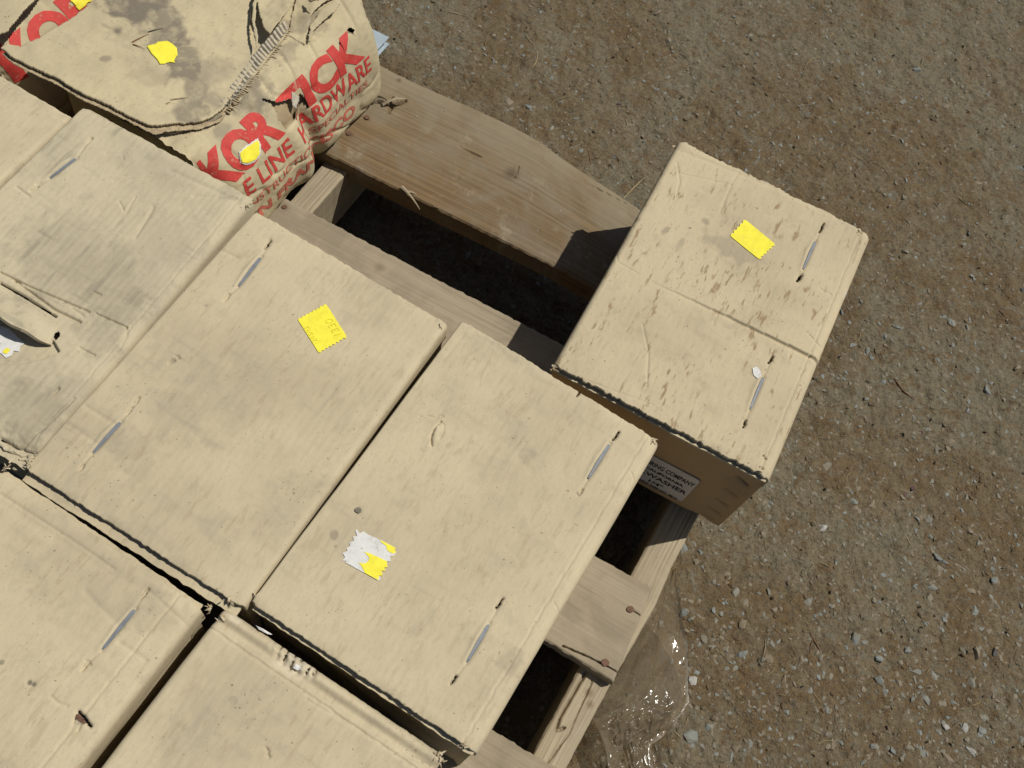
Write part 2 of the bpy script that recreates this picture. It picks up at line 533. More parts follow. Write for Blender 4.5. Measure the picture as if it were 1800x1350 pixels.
scatter('gravel', 2, 8000, 0.0016, 0.0070, 3, M_CLOD, ground, pw=1.6)
scatter('gravel', 1, 5200, 0.0012, 0.0066, 2, M_STONE[1], ground, pw=1.6)
scatter('gravel', 0, 2600, 0.0014, 0.0064, 1, M_STONE[0], ground, pw=1.5)
scatter('gravel', 5, 2800, 0.0012, 0.0055, 6, M_STONE[2], ground, pw=1.6)
scatter('gravel', 3, 420, 0.0008, 0.0022, 4, M_STONE[3], ground)
scatter('gravel', 4, 420, 0.0004, 0.0012, 5, M_STONE[4], ground)


def fibres(name, n, l0, l1, r_, seed, mat, label, spots=(), zfun=None, area=None):
    rg = np.random.default_rng(seed)
    V, F = [], []
    todo = [(None,)] * n + list(spots)
    for t in todo:
        if t[0] is None:
            w = xy(*(rg.uniform(640, 1820), rg.uniform(-20, 1370)) if area is None else (rg.uniform(*area[0]), rg.uniform(*area[1])), 0.0 if zfun is None else zfun)
            a = rg.uniform(0, 6.283); L = rg.uniform(l0, l1); rad = r_
            p0 = np.array((w[0] - math.cos(a) * L / 2, w[1] - math.sin(a) * L / 2)); p1 = np.array((w[0] + math.cos(a) * L / 2, w[1] + math.sin(a) * L / 2))
        else:
            p0 = xy(t[0], t[1], 0.0 if zfun is None else zfun); p1 = xy(t[2], t[3], 0.0 if zfun is None else zfun); rad = t[4]
        d = (p1 - p0); nrm = np.array((-d[1], d[0])) / (np.linalg.norm(d) + 1e-9)
        bend = rg.uniform(-0.16, 0.16) * np.linalg.norm(d)
        prev = None
        for k in range(5):
            s = k / 4.0
            c_ = p0 + d * s + nrm * bend * 4 * s * (1 - s)
            z = (float(ground_z(c_[0:1], c_[1:2])[0]) if zfun is None else zfun) + rad * 1.2 + 0.002 * s * (1 - s) * 4 * rg.random()
            rr = rad * (1.0 if k < 4 else 0.5)
            ring = [len(V) + j for j in range(3)]
            V += [(c_[0] + nrm[0] * rr, c_[1] + nrm[1] * rr, z), (c_[0], c_[1], z + rr), (c_[0] - nrm[0] * rr, c_[1] - nrm[1] * rr, z - rr * 0.3)]
            if prev:
                for j in range(3):
                    F.append((prev[j], prev[(j + 1) % 3], ring[(j + 1) % 3], ring[j]))
            prev = ring
    me = mesh_np(name, np.array(V), np.array(F), [mat])
    return obj(name, me, None, kind='stuff', label=label, category='litter')


fibres('straw', 70, 0.008, 0.028, 0.00045, 31, M_STRAW, 'pale dry straw bits strewn over the packed dirt',
       [(1097, 346, 1133, 312, 0.0011), (1415, 118, 1445, 100, 0.0006), (935, 120, 943, 92, 0.0008), (1535, 285, 1565, 306, 0.0006), (790, 20, 822, 25, 0.0007),
        (925, 60, 938, 78, 0.0006), (1500, 270, 1520, 280, 0.0006), (970, 178, 1000, 168, 0.0005), (1595, 945, 1603, 958, 0.0007), (1442, 990, 1454, 998, 0.0008)])
fibres('dead_needles', 150, 0.006, 0.020, 0.00035, 32, M_NEEDLE, 'brown dead needles strewn over the packed dirt',
       [(1573, 665, 1610, 702, 0.0010), (1425, 1112, 1444, 1145, 0.0007), (1432, 1118, 1426, 1148, 0.0005), (1034, 258, 1040, 285, 0.0006), (1080, 270, 1090, 282, 0.0006)])
fibres('dark_chips', 130, 0.002, 0.006, 0.0011, 33, M_TWIG, 'tiny dark chips scattered over the packed dirt')

# ------------------------------------------------------------------ pallet
pallet = thing('wood_pallet', 'weathered wooden pallet with worn brown and grey boards under the cartons', 'pallet', (0.0, 0.5, 0.0))


def strip(name, lower, upper, z, thick, mat, parent, ns=None, nt=40, amp=0.0006, wane=0.0, seed=1, knots=(), cracks=(), ragged=0.0, dusty=0.0):
    """a board between two outlines (world xy polylines running the same way); top at z, solid to z - thick"""
    def resample(P, n):
        P = np.asarray(P, float)
        d = np.concatenate(([0], np.cumsum(np.linalg.norm(np.diff(P, axis=0), axis=1))))
        s = np.linspace(0, d[-1], n)
        return np.stack((np.interp(s, d, P[:, 0]), np.interp(s, d, P[:, 1])), -1), d[-1]
    L = max(resample(lower, 2)[1], resample(upper, 2)[1])
    ns = ns or max(8, int(L / 0.0022))
    lo, l1 = resample(lower, ns); up, l2 = resample(upper, ns)
    t = np.linspace(0, 1, nt)
    P = lo[:, None, :] * (1 - t)[None, :, None] + up[:, None, :] * t[None, :, None]
    Wd = np.linalg.norm(up - lo, axis=1).mean()
    S = np.linspace(0, L, ns)[:, None] + 0 * t[None, :]
    T = (t * Wd)[None, :] + 0 * S
    if ragged:
        P[:, 0] += (ragged * fbm(S[:, 0] * 160, S[:, 0] * 0 + seed, seed, 3))[:, None]
        P[:, -1] += (ragged * fbm(S[:, 0] * 140, S[:, 0] * 0 + seed + 5, seed, 3))[:, None]
    Z = z + amp * fbm(S * 9, T * 260, seed, 2) + amp * 1.6 * fbm(S * 5, T * 30, seed + 3, 2) - amp
    edge = np.minimum(np.minimum(T, Wd - T), np.minimum(S, L - S))
    Z = Z - np.clip(0.003 - edge, 0, 1) ** 2 / 0.003 * 0.8
    if wane:
        Z = Z - wane * np.clip(1 - (Wd - T) / 0.02, 0, 1) ** 2
    kn = np.zeros_like(S)
    for (x, y, r_) in knots:
        d = np.hypot((P[..., 0] - x), (P[..., 1] - y)) / r_
        kn = np.maximum(kn, np.clip(1.25 - d, 0, 1) * 0.8); Z = Z + 0.0006 * np.exp(-d * d)
    for pts, dep, wid in cracks:
        d = seg_dist(P[..., 0], P[..., 1], [tuple(a) for a in pts]) + 0.0006 * vnoise(S * 200, T * 200, 5)
        Z = Z - dep * np.exp(-(d / wid) ** 2)
    top = np.concatenate((P, Z[..., None]), -1).reshape(-1, 3)
    bi = border(ns, nt)
    bot = top[bi].copy(); bot[:, 2] = z - thick
    nv = len(top); nb = len(bi)
    k = np.arange(nb); k2 = (k + 1) % nb
    sk = np.stack((bi, nv + k, nv + k2, bi[k2]), -1)
    V = np.concatenate((top, bot))
    uv = np.stack((S, T), -1).reshape(-1, 2) + np.array((seed * 3.7, seed * 0.31))
    uvb = uv[bi] + np.array((0.0, 0.013))
    F = [grid_faces(ns, nt), sk, (nv + np.arange(nb))[None, :][:, ::-1]]
    me = mesh_np(name, V, F, [mat], smooth=False, attrs={'knot': np.concatenate((kn.ravel(), np.zeros(nb))), 'dusty': np.concatenate((np.clip((T / Wd - 0.30) * 1.8 * dusty, 0, 1).ravel(), np.zeros(nb)))}, uv=np.concatenate((uv, uvb)))
    return obj(name, me, parent)


D1 = np.array((math.cos(R(-29.5)), math.sin(R(-29.5))))     # the way the deck boards run
D2 = np.array((math.cos(R(59.5)), math.sin(R(59.5))))       # the way the stringers run
zd = Z_DECK
# wide brown plank with its far corner sawn off
pl_lo = [xy(545, 255, zd) - D1 * 0.36, xy(545, 255, zd), xy(742, 353, zd), xy(960, 460, zd), xy(960, 460, zd) + D1 * 0.20]
pl_up = [xy(655, 100, zd) - D1 * 0.36, xy(655, 100, zd), xy(700, 128, zd), xy(935, 230, zd), xy(990, 275, zd), xy(1110, 352, zd), xy(1150, 380, zd), xy(1175, 398, zd)]
for _ in range(3):                                   # ease the sawn corners of the far edge
    pl_up = [pl_up[0]] + [a * f + b * (1 - f) for a, b in zip(pl_up[:-1], pl_up[1:]) for f in (0.75, 0.25)] + [pl_up[-1]]
strip('deck_board', pl_lo, pl_up, zd, 0.034, M_PLANK, pallet, dusty=0.95, nt=84, amp=0.0011, wane=0.004, seed=2, ragged=0.0008,
      knots=[(*xy(900, 305, zd), 0.012), (*xy(645, 208, zd), 0.006), (*xy(615, 236, zd), 0.006), (*xy(702, 140, zd), 0.004)],
      cracks=[([xy(640, 182, zd), xy(665, 176, zd), xy(690, 184, zd), xy(712, 176, zd)], 0.008, 0.0022), ([xy(700, 125, zd), xy(740, 142, zd)], 0.004, 0.0012),
              ([xy(806, 255, zd), xy(845, 275, zd)], 0.003, 0.001), ([xy(905, 312, zd), xy(912, 292, zd)], 0.002, 0.001), ([xy(670, 330, zd), xy(790, 378, zd)], 0.003, 0.0012),
              ([xy(690, 185, zd), xy(682, 196, zd)], 0.006, 0.002), ([xy(1040, 325, zd), xy(1100, 355, zd)], 0.002, 0.001)])
# grey-brown board behind the two middle cartons
b2u = [xy(473, 333, zd) - D1 * 0.30, xy(473, 333, zd), xy(700, 453, zd), xy(986, 602, zd), xy(986, 602, zd) + D1 * 0.165]
strip('deck_board', [a - D2 * 0.13 for a in b2u], b2u, zd, 0.02, M_DECK, pallet, nt=64, amp=0.0007, seed=4, ragged=0.0012,
      knots=[(*xy(500, 365, zd), 0.008), (*xy(668, 470, zd), 0.008)], cracks=[([xy(640, 480, zd), xy(760, 540, zd)], 0.001, 0.001)])
# pale grey board whose sawn end shows beside the middle carton
b3u = [xy(1048, 977, zd) - D1 * 0.9, xy(1048, 977, zd), xy(1109, 1011, zd), xy(1147, 1033, zd)]
b3l = [xy(968, 1130, zd) - D1 * 0.9, xy(968, 1130, zd), xy(1025, 1165, zd), xy(1079, 1199, zd)]
strip('deck_board', b3l, b3u, zd, 0.019, M_DECK, pallet, nt=120, ns=800, amp=0.0005, seed=6, ragged=0.0008,
      cracks=[([xy(990, 1135, zd), xy(1030, 1152, zd), xy(1066, 1170, zd), xy(1088, 1182, zd)], 0.006, 0.0007), ([xy(1112, 1072, zd), xy(1137, 1088, zd)], 0.004, 0.0006)])
b4u = [xy(874, 1287, zd) - D1 * 0.9, xy(874, 1287, zd), xy(936, 1325, zd), xy(985, 1352, zd), xy(1000, 1362, zd)]
strip('deck_board', [a - D2 * 0.14 for a in b4u], b4u, zd, 0.019, M_DECK, pallet, nt=64, amp=0.0005, seed=8, ragged=0.001)
for dd in (0.24, 0.44):
    strip('deck_board', [a - D2 * (0.14 + dd) for a in b4u], [a - D2 * dd for a in b4u], zd, 0.019, M_DECK, pallet, nt=20, ns=60, amp=0.0005, seed=int(dd * 50))
# stringers on edge
zs = Z_DECK - 0.0195


def stringer(inner, outer, seed, mat=M_STRING, z=zs, cracks=(), knots=()):
    return strip('stringer', inner, outer, z, z - 0.024, mat, pallet, nt=44, amp=0.0016, seed=seed, ragged=0.0016, cracks=cracks, knots=knots)


so = [xy(995, 1352, zs) - D2 * 0.55, xy(995, 1352, zs), xy(1074, 1203, zs), xy(1155, 1062, zs), xy(1182, 997, zs), xy(1222, 918, zs)]
so.append(so[-1] + D2 * 0.30)
si = [xy(936, 1327, zs) - D2 * 0.55, xy(936, 1327, zs), xy(1017, 1177, zs), xy(1109, 1012, zs), xy(1165, 905, zs)]
si.append(si[-1] + D2 * 0.30)
stringer(si, so, 12, cracks=[([xy(1030, 1182, zs), xy(985, 1260, zs), xy(978, 1283, zs), xy(992, 1280, zs)], 0.006, 0.0016),
                             ([xy(1040, 1200, zs), xy(1000, 1290, zs), xy(960, 1345, zs)], 0.003, 0.0012)],
         knots=[(*xy(1036, 1217, zs), 0.006), (*xy(1038, 1238, zs), 0.005)])
mi = [xy(507, 350, zs) - D2 * 0.75, xy(507, 350, zs), xy(572, 282, zs), xy(572, 282, zs) + D2 * 0.16]
mo = [xy(548, 372, zs) - D2 * 0.75, xy(548, 372, zs), xy(611, 301, zs), xy(611, 301, zs) + D2 * 0.16]
# the middle stringer runs straight under its boards
a0 = (xy(572, 282, zs) + xy(507, 350, zs)) / 2; a1 = (xy(611, 301, zs) + xy(548, 372, zs)) / 2
stringer([a0 - D2 * 0.9, a0 + D2 * 0.24], [a1 - D2 * 0.9, a1 + D2 * 0.24], 14)
stringer([a0 - D2 * 0.9 - D1 * 0.45, a0 + D2 * 0.24 - D1 * 0.45], [a1 - D2 * 0.9 - D1 * 0.45, a1 + D2 * 0.24 - D1 * 0.45], 15)
for k, tt in enumerate((-0.75, -0.33)):
    e0 = a0 - D1 * 0.5 + D2 * tt; e1 = e0 + D1 * 0.965
    strip('bottom_board', [e0, e1], [e0 + D2 * 0.10, e1 + D2 * 0.10], 0.0235, 0.019, M_DECK, pallet, ns=60, nt=12, amp=0.0005, seed=20 + k)


def disc(name, w, z, r_, mat, parent, h=0.0012, n=12):
    bm = bmesh.new()
    rr = random.Random(int(w[0] * 1e4))
    ring = [bm.verts.new((w[0] + r_ * math.cos(a) * rr.uniform(0.9, 1.1), w[1] + r_ * math.sin(a) * rr.uniform(0.9, 1.1), z + h)) for a in np.linspace(0, 6.283, n, endpoint=False)]
    low = [bm.verts.new((v.co.x, v.co.y, z - 0.003)) for v in ring]
    bm.faces.new(ring)
    for i in range(n):
        bm.faces.new((ring[i], low[i], low[(i + 1) % n], ring[(i + 1) % n]))
    return obj(name, bm_mesh(name, bm, [mat]), parent)


for px, py, r_ in ((1108, 1071, 0.0042), (1064, 1165, 0.0044), (645, 207, 0.0035), (613, 235, 0.0035), (500, 364, 0.0035)):
    disc('nail_head', xy(px, py, zd), zd, r_, M_RUST, pallet)
disc('nail_head', xy(586, 272, zd - 0.01), zd - 0.012, 0.0045, M_RUST, pallet)


def splinter(name, p0, p1, w0, mat, parent, bend=0.004):
    p0 = np.asarray(p0); p1 = np.asarray(p1)
    d = p1 - p0; nrm = np.array((-d[1], d[0], 0)) / (np.linalg.norm(d[:2]) + 1e-9)
    V, F = [], []
    for k in range(6):
        s = k / 5
        c_ = p0 + d * s + np.array((0, 0, bend * 4 * s * (1 - s)))
        w = w0 * (1 - s * 0.85)
        V += [c_ + nrm * w, c_ + np.array((0, 0, w * 0.8)), c_ - nrm * w, c_ - np.array((0, 0, w * 0.6))]
        if k:
            for j in range(4):
                F.append((4 * k - 4 + j, 4 * k - 4 + (j + 1) % 4, 4 * k + (j + 1) % 4, 4 * k + j))
    return obj(name, mesh_np(name, np.array(V), np.array(F), [mat], smooth=False), parent)


splinter('splinter', at(706, 328, zd + 0.002), at(738, 368, 0.132), 0.0026, M_STRING, pallet)
splinter('splinter', at(715, 336, zd + 0.001), at(736, 346, 0.134), 0.0016, M_STRING, pallet)
splinter('splinter', at(762, 362, zd), at(790, 382, 0.125), 0.0014, M_PLANK, pallet)
for p0, p1, w in (((652, 172), (682, 178), 0.0035), ((672, 184), (714, 174), 0.003), ((636, 180), (660, 172), 0.004), ((690, 172), (700, 178), 0.003)):
    splinter('splinter', at(*p0, zd + 0.001), at(*p1, zd + 0.005), w, M_TWIG if w != 0.003 else M_STRING, pallet, 0.006)
crumbs = scatter('dirt_crumbs', 1, 70, 0.0005, 0.0018, 77, M_STONE[4], None, zfix=zd, area=((650, 1000), (190, 420)))
crumbs['label'] = 'pale crumbs of grit lying on the brown pallet plank'; crumbs['category'] = 'litter'


# ------------------------------------------------------------------ cardboard cartons
class Carton:
    """local axes: u across (width), v along (length); the Empty stands at the carton's base centre"""
    def __init__(self, label, cx, cy, deg, W, L, mat, group='tan cardboard cartons on the pallet', ztop=Z_TOP, name='cardboard_box', cat='box'):
        self.W, self.L, self.mat, self.a = W, L, mat, R(deg)
        self.cx, self.cy, self.zt = cx, cy, ztop
        self.t = thing(name, label, cat, (cx, cy, Z_DECK + 0.0015), 0.0, group)
        # +u is to the right when looking along +v
        self.v = np.array((math.cos(self.a), math.sin(self.a))); self.u = np.array((self.v[1], -self.v[0]))
        self.seed = int(abs(cx * 991 + cy * 577)) % 97 + 3

    def loc(self, px, py, z=None):
        w = xy(px, py, self.zt if z is None else z) - np.array((self.cx, self.cy))
        return (float(w @ self.u), float(w @ self.v))

    def world(self, u, v):
        return np.stack((self.cx + u * self.u[0] + v * self.v[0], self.cy + u * self.u[1] + v * self.v[1]), -1)

    def top(self, step=0.001, strip_r=0.0, strip_l=0.0, round_r=0.009, round_l=0.0035, grooves=(), bumps=(), stains=(), worn=(), holes=(), extra=None,
            flute=0.00006, sag=0.0012, rag=0.0011, roll_back=0.0, roll_front=0.0):
        W, L, sd = self.W, self.L, self.seed
        nu, nv = int(W / step), int(L / step)
        u = np.linspace(-W / 2, W / 2, nu); v = np.linspace(-L / 2, L / 2, nv)
        U, V_ = np.meshgrid(u, v, indexing='ij')
        h = 0.7 * sag * fbm(U * 7 + sd, V_ * 7, sd, 2) + 0.00035 * fbm(U * 45 + sd, V_ * 30, sd + 1, 3) + 0.00020 * fbm(U * 170, V_ * 80 + sd, sd + 4, 2)
        h = h + flute * np.sin(U * 2 * math.pi / 0.0078 + 1.2 * vnoise(U * 20, V_ * 20, sd)) * (0.4 + 1.2 * np.clip(vnoise(U * 12, V_ * 12, sd + 9) + 0.3, 0, 1))
        dr = W / 2 - U; dl = U + W / 2
        if strip_r:
            jag = 0.0011 * fbm(V_ * 130, U * 0, sd + 2, 3)
            x = dr - strip_r + jag
            h = h - 0.0030 * np.clip(-x / strip_r, 0, 1) - 0.0013 * np.exp(-(x / 0.0012) ** 2)
        if strip_l:
            x = dl - strip_l + 0.0009 * fbm(V_ * 130, U * 0, sd + 6, 3)
            h = h - 0.0025 * np.clip(-x / strip_l, 0, 1) - 0.0010 * np.exp(-(x / 0.0012) ** 2)
        for d, r_ in ((dr, round_r), (dl, round_l)):
            t = np.clip(1 - d / r_, 0, 1)
            h = h - r_ * (1 - np.sqrt(np.clip(1 - t * t, 0, 1)))
        for d, roll in ((L / 2 - V_, roll_back), (L / 2 + V_, roll_front)):
            if roll:                                         # a flap bent over the end: a valley, then a rounded lip
                jag = 0.0012 * fbm(U * 90, V_ * 0, sd + 3, 3)
                x = d - roll + jag
                h = h - 0.0016 * np.exp(-(x / 0.0014) ** 2) - 0.0042 * np.exp(-((d - roll * 0.62) / (roll * 0.22)) ** 2)
                t = np.clip(1 - d / 0.010, 0, 1)
                h = h - 0.010 * (1 - np.sqrt(np.clip(1 - t * t, 0, 1)))
        cutm = np.zeros(U.shape, bool)
        for pts, dep, wid in grooves:
            P = [self.loc(*a) for a in pts]
            xs = [a[0] for a in P]; ys = [a[1] for a in P]; m_ = 0.012
            iu = np.where((u > min(xs) - m_) & (u < max(xs) + m_))[0]; iv = np.where((v > min(ys) - m_) & (v < max(ys) + m_))[0]
            if len(iu) and len(iv):
                sl = np.s_[iu[0]:iu[-1] + 1, iv[0]:iv[-1] + 1]
                d = seg_dist(U[sl], V_[sl], P) + 0.0005 * vnoise(U[sl] * 420, V_[sl] * 420, sd)
                h[sl] -= min(dep, 0.004) * np.exp(-(d / wid) ** 2)
                if dep >= 0.0045:
                    cutm[sl] |= d < wid * 0.85
        for px, py, r_, hh in bumps:
            a, b = self.loc(px, py)
            h = h + hh * np.exp(-((U - a) ** 2 + (V_ - b) ** 2) / r_ ** 2)
        if extra is not None:
            h = h + extra(U, V_, self)
        stn = np.zeros_like(U); wrn = np.zeros_like(U)
        for arr, lst in ((stn, stains), (wrn, worn)):
            for item in lst:
                px, py, r_, s_ = item[:4]
                a, b = self.loc(px, py)
                ru, rv = (r_, r_) if len(item) < 5 else (r_ * item[4], r_)
                d = np.sqrt(((U - a) / ru) ** 2 + ((V_ - b) / rv) ** 2) + 0.8 * fbm(U * 90, V_ * 90, sd + int(px) % 7, 3)
                np.maximum(arr, s_ * np.clip((1.1 - d) * 2.5, 0, 1), out=arr)
        X = U.copy(); Y = V_.copy()
        e = np.clip(1 - (L / 2 - np.abs(V_)) / 0.010, 0, 1)
        Y = Y + np.sign(V_) * e * rag * (1.1 * fbm(U * 230, np.sign(V_) * 3.0, sd + 8, 3) - 0.2) - np.sign(V_) * e * 0.0018 * np.clip(np.abs(U) / (W / 2) - 0.93, 0, 1) / 0.07
        h = h - e ** 2 * 0.0012 * np.clip(1 + 2 * fbm(U * 40, V_ * 0 + np.sign(V_) * 5, sd + 12, 2), 0, 2)
        X = X + np.clip(1 - np.minimum(dr, dl) / 0.02, 0, 1) * 0.0010 * fbm(V_ * 12, np.sign(U) * 4.0, sd + 10, 2)
        w = self.world(X, Y)
        Vt = np.concatenate((w, (self.zt + h)[..., None]), -1).reshape(-1, 3)
        n = len(Vt); bi = border(nu, nv)
        sk = Vt[bi].copy()
        ub = np.abs(X.ravel()[bi]) > W / 2 - 0.003
        sk[:, 2] -= np.where(ub, 0.020, 0.0042)
        nb = len(bi); k = np.arange(nb); k2 = (k + 1) % nb
        Fk = np.stack((bi, bi[k2], n + k2, n + k), -1)
        GF = grid_faces(nu, nv)[:, ::-1]
        mi = None
        if holes or cutm.any():
            kill = cutm.ravel().copy()
            for poly in holes:
                kill |= in_poly(U, V_, [self.loc(*a) for a in poly]).ravel()
            GF = GF[~(kill[GF].sum(1) >= 3)]
        me = mesh_np('top_flap', np.concatenate((Vt, sk)), [GF, Fk], [self.mat],
                     attrs={'stain': np.concatenate((stn.ravel(), np.zeros(nb))), 'worn': np.concatenate((wrn.ravel(), np.zeros(nb)))})
        self.h = lambda uu, vv: float(h[min(nu - 1, max(0, int((uu / W + 0.5) * (nu - 1)))), min(nv - 1, max(0, int((vv / L + 0.5) * (nv - 1))))])
        self.U, self.V_, self.H = U, V_, h
        return obj('top_flap', me, self.t)

    def body(self, bulge=0.003, end_in=0.006, mat=None):
        """four walls and a floor, the walls gently bowed"""
        W, L = self.W / 2 - 0.0012, self.L / 2 - end_in
        z0, z1 = Z_DECK + 0.0015, self.zt - 0.0125
        n, mz = 24, 14
        per = []
        for i in range(n): per.append((-W + 2 * W * i / n, -L, 0, -1))
        for i in range(n): per.append((W, -L + 2 * L * i / n, 1, 0))
        for i in range(n): per.append((W - 2 * W * i / n, L, 0, 1))
        for i in range(n): per.append((-W, L - 2 * L * i / n, -1, 0))
        V = []
        for k in range(mz + 1):
            s = k / mz
            for j, (a, b, nx, ny) in enumerate(per):
                t = (j % n) / n
                bb = -bulge * 0.5 + bulge * 4 * s * (1 - s) * 4 * t * (1 - t) * 0.5 + 0.0012 * math.sin(j * 0.7 + k * 0.9 + self.seed)
                if j % n == 0:
                    bb = -bulge * 0.5
                w = self.world(np.array(a + nx * bb), np.array(b + ny * bb))
                V.append((w[0], w[1], z0 + (z1 - z0) * s))
        m = len(per); F = []
        for k in range(mz):
            for j in range(m):
                F.append((k * m + j, k * m + (j + 1) % m, (k + 1) * m + (j + 1) % m, (k + 1) * m + j))
        cap = np.arange(m)
        me = mesh_np('body', np.array(V), [np.array(F), (mz * m + cap)[None, :], cap[::-1][None, :]], [mat or self.mat], smooth=False)
        return obj('body', me, self.t)

    def inner(self, out=0.003, dz=0.0062, side=-1):
        """the flap below the outer one, its raw edge showing at one end"""
        W, L = self.W / 2 - 0.004, self.L / 2
        n = 90
        us = np.linspace(-W, W, n)
        j = 0.0014 * fbm(us * 120, us * 0 + self.seed, 5, 3)
        end = side * (L + out + j)
        root = side * (L - 0.05)
        V, F = [], []
        for i, a in enumerate(us):
            sagz = 0.0010 * vnoise(np.array([a * 30]), np.array([self.seed * 1.0]), 4)[0]
            p0 = self.world(np.array(a), np.array(root)); p1 = self.world(np.array(a), np.array(end[i]))
            z1 = self.zt - dz - 0.0015 + sagz
            V += [(*p0, self.zt - dz), (*p1, z1), (*p1, z1 - 0.0035), (*p0, self.zt - dz - 0.0035)]
            if i:
                for k in range(4):
                    F.append((4 * i - 4 + k, 4 * i - 4 + (k + 1) % 4, 4 * i + (k + 1) % 4, 4 * i + k))
        return obj('inner_flap', mesh_np('inner_flap', np.array(V), np.array(F), [self.mat], smooth=False), self.t)

    def P(self, px, py, lift=0.0004):
        a, b = self.loc(px, py)
        w = self.world(np.array(a), np.array(b))
        return np.array((w[0], w[1], self.zt + self.h(a, b) + lift))

    def staple(self, p0, p1, wid=0.0040):
        a, b = self.P(*p0), self.P(*p1)
        d = b - a; Ln = np.linalg.norm(d); d /= Ln
        s = np.cross(np.array((0, 0, 1.0)), d); s /= np.linalg.norm(s)
        bm = bmesh.new()
        prof = [(0.0, -0.004), (0.0012, -0.0002), (0.004, 0.0007), (Ln / 2, 0.0010), (Ln - 0.004, 0.0007), (Ln - 0.0012, -0.0002), (Ln, -0.004)]
        rows = []
        for k, (x, z) in enumerate(prof):
            ww = wid / 2 * (0.5, 0.7, 0.85, 1.0, 1.15, 0.9, 0.5)[k]
            c_ = a + d * x
            r_ = []
            for sg, zz in ((-ww, -0.0006), (-ww * 0.6, 0.0006), (ww * 0.6, 0.0006), (ww, -0.0006)):
                q_ = c_ + s * sg; r_.append(bm.verts.new((q_[0], q_[1], q_[2] + z + zz)))
            rows.append(r_)
        for r0, r1 in zip(rows[:-1], rows[1:]):
            for j in range(4):
                bm.faces.new((r0[j], r0[(j + 1) % 4], r1[(j + 1) % 4], r1[j]))
        return obj('staple', bm_mesh('staple', bm, [M_STAPLE], smooth=False), self.t)

    def patch(self, name, poly, mat, lift=0.0006, parent=None, jit=0.0):
        """a thin piece of paper stuck on the top, its outline given by points of the photograph, following the dents below it"""
        P = [np.array(self.loc(*a)) for a in poly]
        return self._patch(name, P, mat, lift, parent, jit)

    def _patch(self, name, P, mat, lift, parent, jit):
        bm = bmesh.new()
        vs = [bm.verts.new((a[0], a[1], 0)) for a in P]
        f = bm.faces.new(vs)
        bmesh.ops.triangulate(bm, faces=[f])
        xs = [a[0] for a in P]; ys = [a[1] for a in P]
        for ax_, lo, hi in ((0, min(xs), max(xs)), (1, min(ys), max(ys))):
            x = lo + 0.003
            while x < hi:
                co = [0, 0, 0]; co[ax_] = x; no = [0, 0, 0]; no[ax_] = 1
                bmesh.ops.bisect_plane(bm, geom=bm.verts[:] + bm.edges[:] + bm.faces[:], plane_co=co, plane_no=no)
                x += 0.003
        for v_ in bm.verts:
            a, b = v_.co.x, v_.co.y
            hs = max(self.h(a + i * 0.001, b + j * 0.001) for i in (-1, 0, 1) for j in (-1, 0, 1))
            w = self.world(np.array(a), np.array(b))
            v_.co = (w[0], w[1], self.zt + hs + lift)
        ext = bmesh.ops.extrude_face_region(bm, geom=bm.faces[:])
        for g in ext['geom']:
            if isinstance(g, bmesh.types.BMVert):
                g.co.z += 0.00025
        return obj(name, bm_mesh(name, bm, [mat]), parent or self.t)


def zigzag(a, b, n, depth):
    """points from a to b with n teeth pointing to the left of the walk"""
    a = np.asarray(a, float); b = np.asarray(b, float)
    d = b - a; nrm = np.array((d[1], -d[0])) / np.linalg.norm(d)
    out = []
    for i in range(n):
        out.append(a + d * (i / n)); out.append(a + d * ((i + 0.5) / n) + nrm * depth * random.uniform(0.7, 1.2))
    out.append(b)
    return [tuple(q_) for q_ in out]


def text_tris(txt, size, shear=0.0, bold=0.0, spacing=1.0, step=0.0, sx=1.0, align='LEFT'):
    """flat lettering as (verts (n,2), faces); cut into small facets when step is given so that it can follow a curved surface"""
    cu = bpy.data.curves.new('lettering', 'FONT')
    cu.body = txt; cu.size = size; cu.shear = shear; cu.offset = bold; cu.space_character = spacing; cu.align_x = align
    cu.resolution_u = 4
    o = bpy.data.objects.new('lettering_source', cu)
    COL.objects.link(o)
    dg = bpy.context.evaluated_depsgraph_get()
    me = bpy.data.meshes.new_from_object(o.evaluated_get(dg))
    bm = bmesh.new(); bm.from_mesh(me)
    bpy.data.objects.remove(o); bpy.data.meshes.remove(me); bpy.data.curves.remove(cu)
    for v_ in bm.verts:
        v_.co.x *= sx; v_.co.z = 0
    bmesh.ops.remove_doubles(bm, verts=bm.verts[:], dist=1e-6)
    if step:
        xs = [v_.co.x for v_ in bm.verts]; ys = [v_.co.y for v_ in bm.verts]
        for ax_, lo, hi in ((0, min(xs), max(xs)), (1, min(ys), max(ys))):
            x = lo + step
            while x < hi:
                co = [0, 0, 0]; co[ax_] = x; no = [0, 0, 0]; no[ax_] = 1
                bmesh.ops.bisect_plane(bm, geom=bm.verts[:] + bm.edges[:] + bm.faces[:], plane_co=co, plane_no=no)
                x += step
    bmesh.ops.triangulate(bm, faces=bm.faces[:])
    bm.verts.ensure_lookup_table()
    for i, v_ in enumerate(bm.verts):
        v_.index = i
    V = np.array([v_.co[:2] for v_ in bm.verts]); F = np.array([[v_.index for v_ in f.verts] for f in bm.faces])
    bm.free()
    return V, F


def staple_tears(s0, s1, far0, far1):
    """dimple under a staple plus the two ragged nicks beyond its ends"""
    sh_ = lambda a, d: (a[0] - 0.78 * d, a[1] - 0.62 * d)
    mid_ = ((s0[0] + s1[0]) / 2, (s0[1] + s1[1]) / 2)
    return [([sh_(s0, 2), sh_(mid_, 7), sh_(s1, 2)], -0.0016, 0.0030), ([s0, s1], 0.0026, 0.0024), ([s0, far0], 0.0011, 0.0011), ([s1, far1], 0.0011, 0.0011)]


